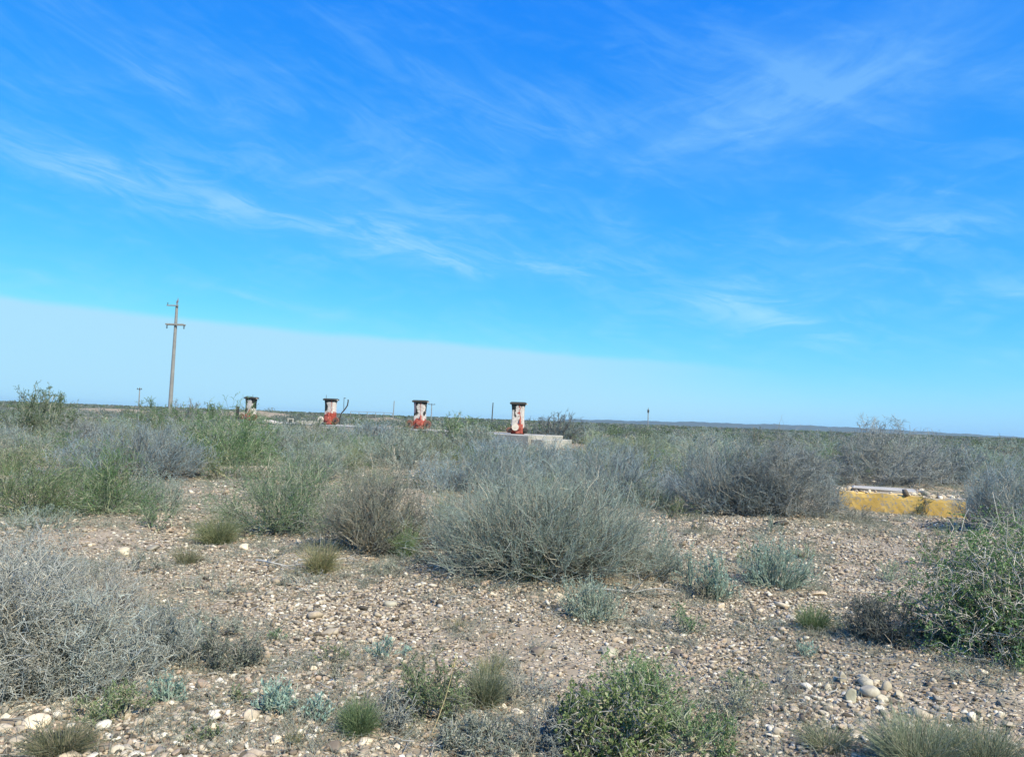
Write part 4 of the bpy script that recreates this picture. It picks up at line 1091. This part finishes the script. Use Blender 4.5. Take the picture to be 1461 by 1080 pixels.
# plain beyond: scrub that reads as one mass
def far_scrub():
    ac = {'wiry': Acc(), 'leafy': Acc(), 'dead': Acc()}
    px_ = lambda y: y / FPX
    bands = ((50, 80, .30, 60), (80, 140, .17, 34), (140, 260, .075, 20), (260, 600, .012, 12), (600, 1500, .0016, 9))
    tot = 0
    for (y0, y1, den, nt_) in bands:
        n = int(.80 * (y1 ** 2 - y0 ** 2) * den)
        ys = np.sqrt(rng.uniform(y0 ** 2, y1 ** 2, n)); xs = rng.uniform(-.80, .80, n) * ys
        nz = np.sin(xs * .11 + 1) * np.cos(ys * .09) + .6 * np.sin(xs * .31 + ys * .23)
        for x, y, q in zip(xs, ys, nz):
            if q < -.25 and rng.random() < .85: continue
            if on_platform(x, y, 1.2) : continue
            if 120 < y < 138 and -62 < x < -14 and rng.random() < .6: continue
            r = rng.uniform(.5, 1.3) * (1 if y < 300 else 1.8); h = min(r * rng.uniform(.5, .9), 1.0) * (1 + .25 * (y > 300) + 0.0 * y)
            if rng.random() < .03: h *= 1.35
            kind = ('wiry', 'leafy', 'dead')[rng.choice(3, p=[.5, .34, .16])]
            z = float(gh(x, y)); px = y / FPX
            N = int(nt_ * (1.0 + r * .6)) * 3; cl_ = rng.random() ** 1.4 * .8
            d = rng.normal(size=(N, 3)); d[:, 2] = np.abs(d[:, 2]); d = nrm(d)
            c = d * (rng.random((N, 1)) ** .45) * np.array([r, r, h])
            sz = np.full(N, max(.10, 1.3 * px)) * rng.uniform(.7, 1.6, N)
            leaves(ac[kind], c + np.array([x, y, z]), d * .6 + rng.normal(size=(N, 3)) * .6 + np.array([0, 0, .5]), sz, np.clip(cl_ + .35 * (rng.random(N) - .5), 0, 1), .30)
            tot += 1
    print("far clumps", tot)
    for k, lab in (('wiry', "far grey-green scrub covering the plain to the horizon"), ('leafy', "far dark green scrub dotted over the plain to the horizon"), ('dead', "far dry brown scrub mixed into the plain")):
        link("far_scrub", ac[k].mesh("far_scrub", FOL[k]), None, None, {'wiry': (.62, .64, .60), 'leafy': (.60, .66, .55), 'dead': (.62, .58, .54)}[k], kind="stuff", label=lab, category="scrub")
far_scrub()

# low dry growth and litter between the plants
def ground_cover():
    ac = Acc(); n = 13000
    y = np.sqrt(rng.uniform(2.6 ** 2, 30 ** 2, n)); x = rng.uniform(-.78, .78, n) * y
    dn = np.sin(1.3 * x + .5) * np.cos(.9 * y + 1) + .7 * np.sin(2.3 * x - 1.9 * y)
    keep = (dn > .1) | (rng.random(n) < .18)
    xs, ys = [x[keep]], [y[keep]]
    for (a, b, r) in NAMED_POS:
        k = int(10 + 26 * r); th = rng.uniform(0, 2 * PI, k); q = r * rng.uniform(.75, 1.35, k) + .05
        xs.append(a + np.cos(th) * q); ys.append(b + np.sin(th) * q)
    for a, b in zip(np.concatenate(xs), np.concatenate(ys)):
        if b < 2.2 or b > 45: continue
        px = b / FPX; r = rng.uniform(.05, .20); h = rng.uniform(.03, .11); N = int(rng.uniform(14, 40))
        z = float(gh(a, b))
        th = rng.uniform(0, 2 * PI, N); rb = np.sqrt(rng.random(N)) * r
        p0 = np.stack([a + np.cos(th) * rb, b + np.sin(th) * rb, np.full(N, z)], 1)
        dr = nrm(rng.normal(size=(N, 3)) * .7 + np.array([0, 0, .7])); dr[:, 2] = np.abs(dr[:, 2])
        L_ = h * rng.uniform(.6, 1.8, N)
        s = np.linspace(0, 1, 3)[None, :, None]
        P = p0[:, None] + dr[:, None] * L_[:, None, None] * s + np.array([0, 0, -1.0]) * (L_ * .35)[:, None, None] * s ** 2
        tubes(ac, P, np.maximum(np.linspace(.0016, .0007, 3), np.linspace(.26, .15, 3) * px)[None] * np.ones((N, 1)), np.clip(rng.random() * .6 + rng.random(N) * .5, 0, 1))
    link("ground_cover", ac.mesh("ground_cover", FOL['mat']), None, None, (1, 1, 1), kind="stuff", label="low dry weeds and grass growing between the shrubs", category="weeds")
    ac = Acc(); n = 2600
    y = np.sqrt(rng.uniform(2.6 ** 2, 16 ** 2, n)); x = rng.uniform(-.78, .78, n) * y
    th = rng.uniform(0, 2 * PI, n); L_ = rng.uniform(.05, .34, n) * rng.random(n) ** .5
    s = np.linspace(-.5, .5, 4)
    P = np.zeros((n, 4, 3)); P[..., 0] = x[:, None] + np.cos(th)[:, None] * s * L_[:, None]; P[..., 1] = y[:, None] + np.sin(th)[:, None] * s * L_[:, None]
    P += rng.normal(size=P.shape) * (.05 * L_)[:, None, None]
    P[..., 2] = gh(P[..., 0], P[..., 1]) + .02 + rng.random((n, 1)) * .015
    tubes(ac, P, np.maximum(rng.uniform(.0015, .004, (n, 1)), .22 * y[:, None] / FPX) * np.ones((1, 4)), rng.random(n))
    link("twig_litter", ac.mesh("twig_litter", _pale), None, None, (.8, .8, .8), kind="stuff", label="dry broken twigs strewn over the gravel", category="twigs")
ground_cover()

# ------------------------------------------------------------------ larger stones, a straw stalk, fallen branches
def stone_mat(name, ca, cb, cc_):
    m, nt, bs, L = newmat(name); n = NB(nt)
    t = n.n("ShaderNodeTexCoord"); oi = n.n("ShaderNodeObjectInfo")
    p = t.outputs["Object"]; a = n.noise(p, 9, 5, .65); b = n.noise(p, 50, 4, .65)
    c = n.ramp(a, [(.3, ca), (.5, cb), (.72, cc_)])
    c = n.mix(1.0, c, oi.outputs["Color"], 'MULTIPLY')
    c = n.mix(n.math('MULTIPLY', n.smooth(b, .55, .72), .35), c, (.25, .2, .14))
    L.new(c, bs.inputs["Base Color"]); bs.inputs["Roughness"].default_value = .85; bs.inputs["Specular IOR Level"].default_value = .25; n.bump(b, .35, .008, bs)
    return m
STM = stone_mat("stone", (.40, .33, .24), (.56, .48, .36), (.72, .64, .50))
def stone(u, v, wp, hp, lab, colr=(1, 1, 1), rz=0.0, round_=False, group="loose stones on the gravel"):
    p = onground(u, v); px = p[1] / FPX
    w = wp * px / 2; h = hp * px / 2
    if 'heap' in group: colr = tuple(.78 * c for c in colr); w *= .92; h *= .95
    vtx, f = rockform(ICO3, 5 if round_ else 11, .006 if round_ else .014)
    q = vtx * np.array([w, w * rng.uniform(.7, 1.0), h])
    me = mesh_np("stone", q, [f], None, STM, True)
    o = link("stone", me, None, (p[0], p[1] + w * .6, p[2] + h * .48), colr, label=lab, category="stone", group=group)
    o.rotation_euler = (rng.uniform(-.15, .15), rng.uniform(-.15, .15), rz)
PA, DK, WH = (.95, 1.0, 1.0), (.35, .33, .32), (1.25, 1.22, 1.15)
for a in [
    (1261, 1004, 20, 16, "round smooth white stone, lowest in the heap of pale stones", (1.15, 1.2, 1.2), 0, True),
    (1245, 994, 30, 20, "large oval pale stone in the middle of the heap", PA, .3, True), (1219, 1002, 22, 24, "upright pale stone at the lower left of the heap", (.9, .98, .9), .1, True),
    (1240, 980, 26, 16, "flat pale stone lying at the top of the heap", PA, -.3, True), (1267, 988, 18, 22, "tall pale stone right of the middle of the heap", (1.0, 1.0, .95), .4, False),
    (1283, 996, 20, 14, "pale angular stone at the right end of the heap", (.95, .97, .95), .8, False), (1204, 974, 16, 22, "narrow upright stone at the top left of the heap", PA, .6, False),
    (1182, 985, 20, 18, "pale angular stone at the far left of the heap", PA, .9, False), (1195, 985, 13, 14, "dark small stone between the two leftmost stones of the heap", (.55, .55, .52), .2, False),
    (1226, 975, 12, 14, "thin grey stone leaning on the back of the heap", (.8, .82, .8), .4, False), (1185, 1012, 22, 14, "grey stone below the far left of the heap", (.75, .78, .75), .2, False),
    (44, 1040, 38, 22, "largest pale stone in the lower left, before the dead tangle", WH, .4, True), (6, 1030, 18, 18, "cream stone at the left edge beside the largest pale stone", WH, .2, False),
    (347, 785, 18, 12, "white stone left of the straw grass tuft, by the leafy shrub", WH, .3, False), (390, 789, 14, 7, "thin white stone between two others near the leafy shrub", WH, 0, False),
    (424, 776, 10, 9, "small white stone right of the thin white one", WH, 0, False), (174, 795, 24, 18, "grey-cream stone on the gravel right of the dead brush", (1.0, 1.0, .92), .3, False),
    (213, 787, 24, 12, "flat dark stone right of the grey-cream stone", (.5, .52, .52), .3, False), (126, 780, 9, 7, "tiny white stone near the dead brush", WH, .3, False),
    (335, 992, 16, 10, "white stone on gravel below the dark mat plant", WH, .3, False), (520, 1066, 26, 14, "cream stone at the bottom below the fresh green tuft", WH, .3, False),
    (568, 1068, 18, 12, "cream stone at the bottom right of the fresh green tuft", WH, .9, False), (476, 1074, 30, 16, "dark angular stone at the bottom edge", DK, .5, False),
    (147, 1070, 24, 13, "dark oval stone at the bottom left", DK, .5, False), (222, 1078, 22, 14, "dark blue-grey stone at the bottom, right of the dark oval one", (.38, .4, .46), .5, False),
    (466, 907, 30, 11, "flat grey stone in the middle of the gravel", (.62, .6, .56), .1, True), (558, 915, 12, 9, "small white stone above the low spreading herb", WH, 0, False),
    (446, 957, 12, 9, "white stone left of a brown one on open gravel", WH, 0, False), (468, 965, 16, 14, "brown rough stone beside a white one on open gravel", (.5, .42, .36), 0, False),
    (556, 865, 20, 11, "grey flat stone in the far part of the open gravel", (.68, .72, .70), 0, True), (800, 855, 15, 12, "white stone under the front of the big middle dome", WH, .2, False),
    (777, 845, 11, 8, "greenish pale stone left of the white one under the big dome", (.85, .95, .85), .2, False), (700, 850, 12, 8, "pale stone at the left front of the big dome", WH, 0, False),
    (968, 935, 20, 12, "dark stone on the gravel right of the bright green sprawl", DK, .2, False), (766, 935, 22, 14, "dark grey stone on the gravel left of the bright green sprawl", DK, .2, False),
    (870, 935, 30, 12, "grey flat stone behind the bright green sprawl", (.7, .72, .7), 0, True), (702, 912, 18, 11, "dark brown stone in the centre of the foreground gravel", (.42, .36, .32), 0, False),
    (1058, 878, 14, 9, "dark stone right of the thin light green herb", DK, 0, False), (1030, 868, 12, 11, "pale stone at the foot of the slender herb", WH, 0, False), (1362, 1030, 22, 14, "pale pinkish stone right of the heap", (1.05, .95, .88), 0, False),
    (1270, 925, 18, 7, "thin white stone below the low dark grey dead shrub", WH, .2, False), (1405, 962, 16, 9, "white stone below the big thorny shrub", WH, .2, False), (1340, 1000, 18, 10, "dark bluish stone right of the heap of pale stones", (.45, .47, .5), .2, False),
    (1170, 850, 26, 7, "flat sandy stone on the gravel right of the blue-green clump", (1.0, .92, .8), .1, True), (600, 985, 16, 9, "pale stone behind the olive sprawling plant", WH, .1, False), (300, 1042, 18, 12, "cream stone on the lower left gravel", WH, .1, False),
    (250, 1060, 22, 13, "grey-green stone on the lower left gravel", (.7, .75, .68), .1, False), (390, 1060, 20, 13, "cream angular stone below the left blue-green herb", WH, .5, False), (20, 1065, 26, 16, "dull grey stone in the bottom left corner", (.7, .7, .68), .1, False)]:
    stone(*a[:5], colr=a[5], rz=a[6], round_=a[7], group="pale stones in the heap" if "heap" in a[4] and 1170 < a[0] < 1300 else "loose stones on the gravel")

def stalk():
    p = onground(614, 1052); px = p[1] / FPX
    t = atdepth(650, 938, p[1])
    d = np.array([t[0] - p[0], 0, t[2] - p[2]])
    s = np.linspace(0, 1, 8)[:, None]
    P = d[None] * s + np.array([.012, .02, 0]) * np.sin(s * PI)
    ac = Acc(); tubes(ac, P[None], np.linspace(.0026, .0016, 8)[None], np.array([.9]))
    root = thing("grass_stalk", p, "single dry straw stalk leaning right near the bottom", "grass stalk")
    link("stem", ac.mesh("stem", FOL['tuft']), root, None, (1.6, 1.45, 1.05))
    ac = Acc(); k = 26
    pp = P[-1][None] + d[None] / np.linalg.norm(d) * rng.uniform(-.06, .02, (k, 1)) + rng.normal(size=(k, 3)) * .004
    leaves(ac, pp, np.repeat(d[None], k, 0) + rng.normal(size=(k, 3)) * .3 * np.linalg.norm(d), np.full(k, .014), rng.random(k), .2)
    link("seed_head", ac.mesh("seed_head", FOL['tuft']), root, None, (1.4, 1.25, .9))
stalk()
def fallen(u, v, L_, rz, lab, r=.011):
    p = onground(u, v); ac = Acc()
    s = np.linspace(-.5, .5, 9)
    P = np.stack([s * L_, .06 * L_ * np.sin(s * 7), np.abs(np.sin(s * 5)) * .03 + .02], 1)[None]
    tubes(ac, P, np.linspace(r, r * .4, 9)[None], np.array([.6]), 6)
    Q = grow(P, 9, .2, .32 * L_, .7, .1, 5, .08); Q[..., 2] = np.maximum(Q[..., 2], .01)
    tubes(ac, Q, np.linspace(r * .5, r * .2, 5)[None] * np.ones((9, 1)), rng.random(9), 4)
    o = link("fallen_branch", ac.mesh("fallen_branch", _pale), None, p + np.array([0, 0, .01]), (.9, .9, .92), label=lab, category="branch", group="fallen branches"); o.rotation_euler = (0, 0, rz)
fallen(410, 812, .75, -.35, "weathered branch lying left of the straw grass tuft")
fallen(468, 806, .6, .25, "thin grey branch lying under the brownish wiry shrub")
fallen(905, 850, .8, .05, "dark grey branch on the ground right of the big middle dome")

# straggling pale limbs of the thorn shrub at the right edge
sc.render.engine = 'CYCLES'
sc.cycles.max_bounces = 6; sc.cycles.diffuse_bounces = 3; sc.cycles.transmission_bounces = 4; sc.cycles.volume_bounces = 1; sc.cycles.transparent_max_bounces = 8
sc.cycles.use_denoising = True
sc.cycles.denoiser = 'OPENIMAGEDENOISE'
sc.cycles.denoising_input_passes = 'RGB_ALBEDO_NORMAL'
sc.cycles.denoising_prefilter = 'ACCURATE'
sc.cycles.sample_clamp_indirect = 6
sc.render.filter_size = 1.3 if hasattr(sc.render, 'filter_size') else 1.5
tris = sum(len(o.data.polygons) for o in sc.objects if o.type == 'MESH')
print("script", round(time.time() - T0, 1), "faces", tris, "unique", sum(len(m.polygons) for m in bpy.data.meshes))
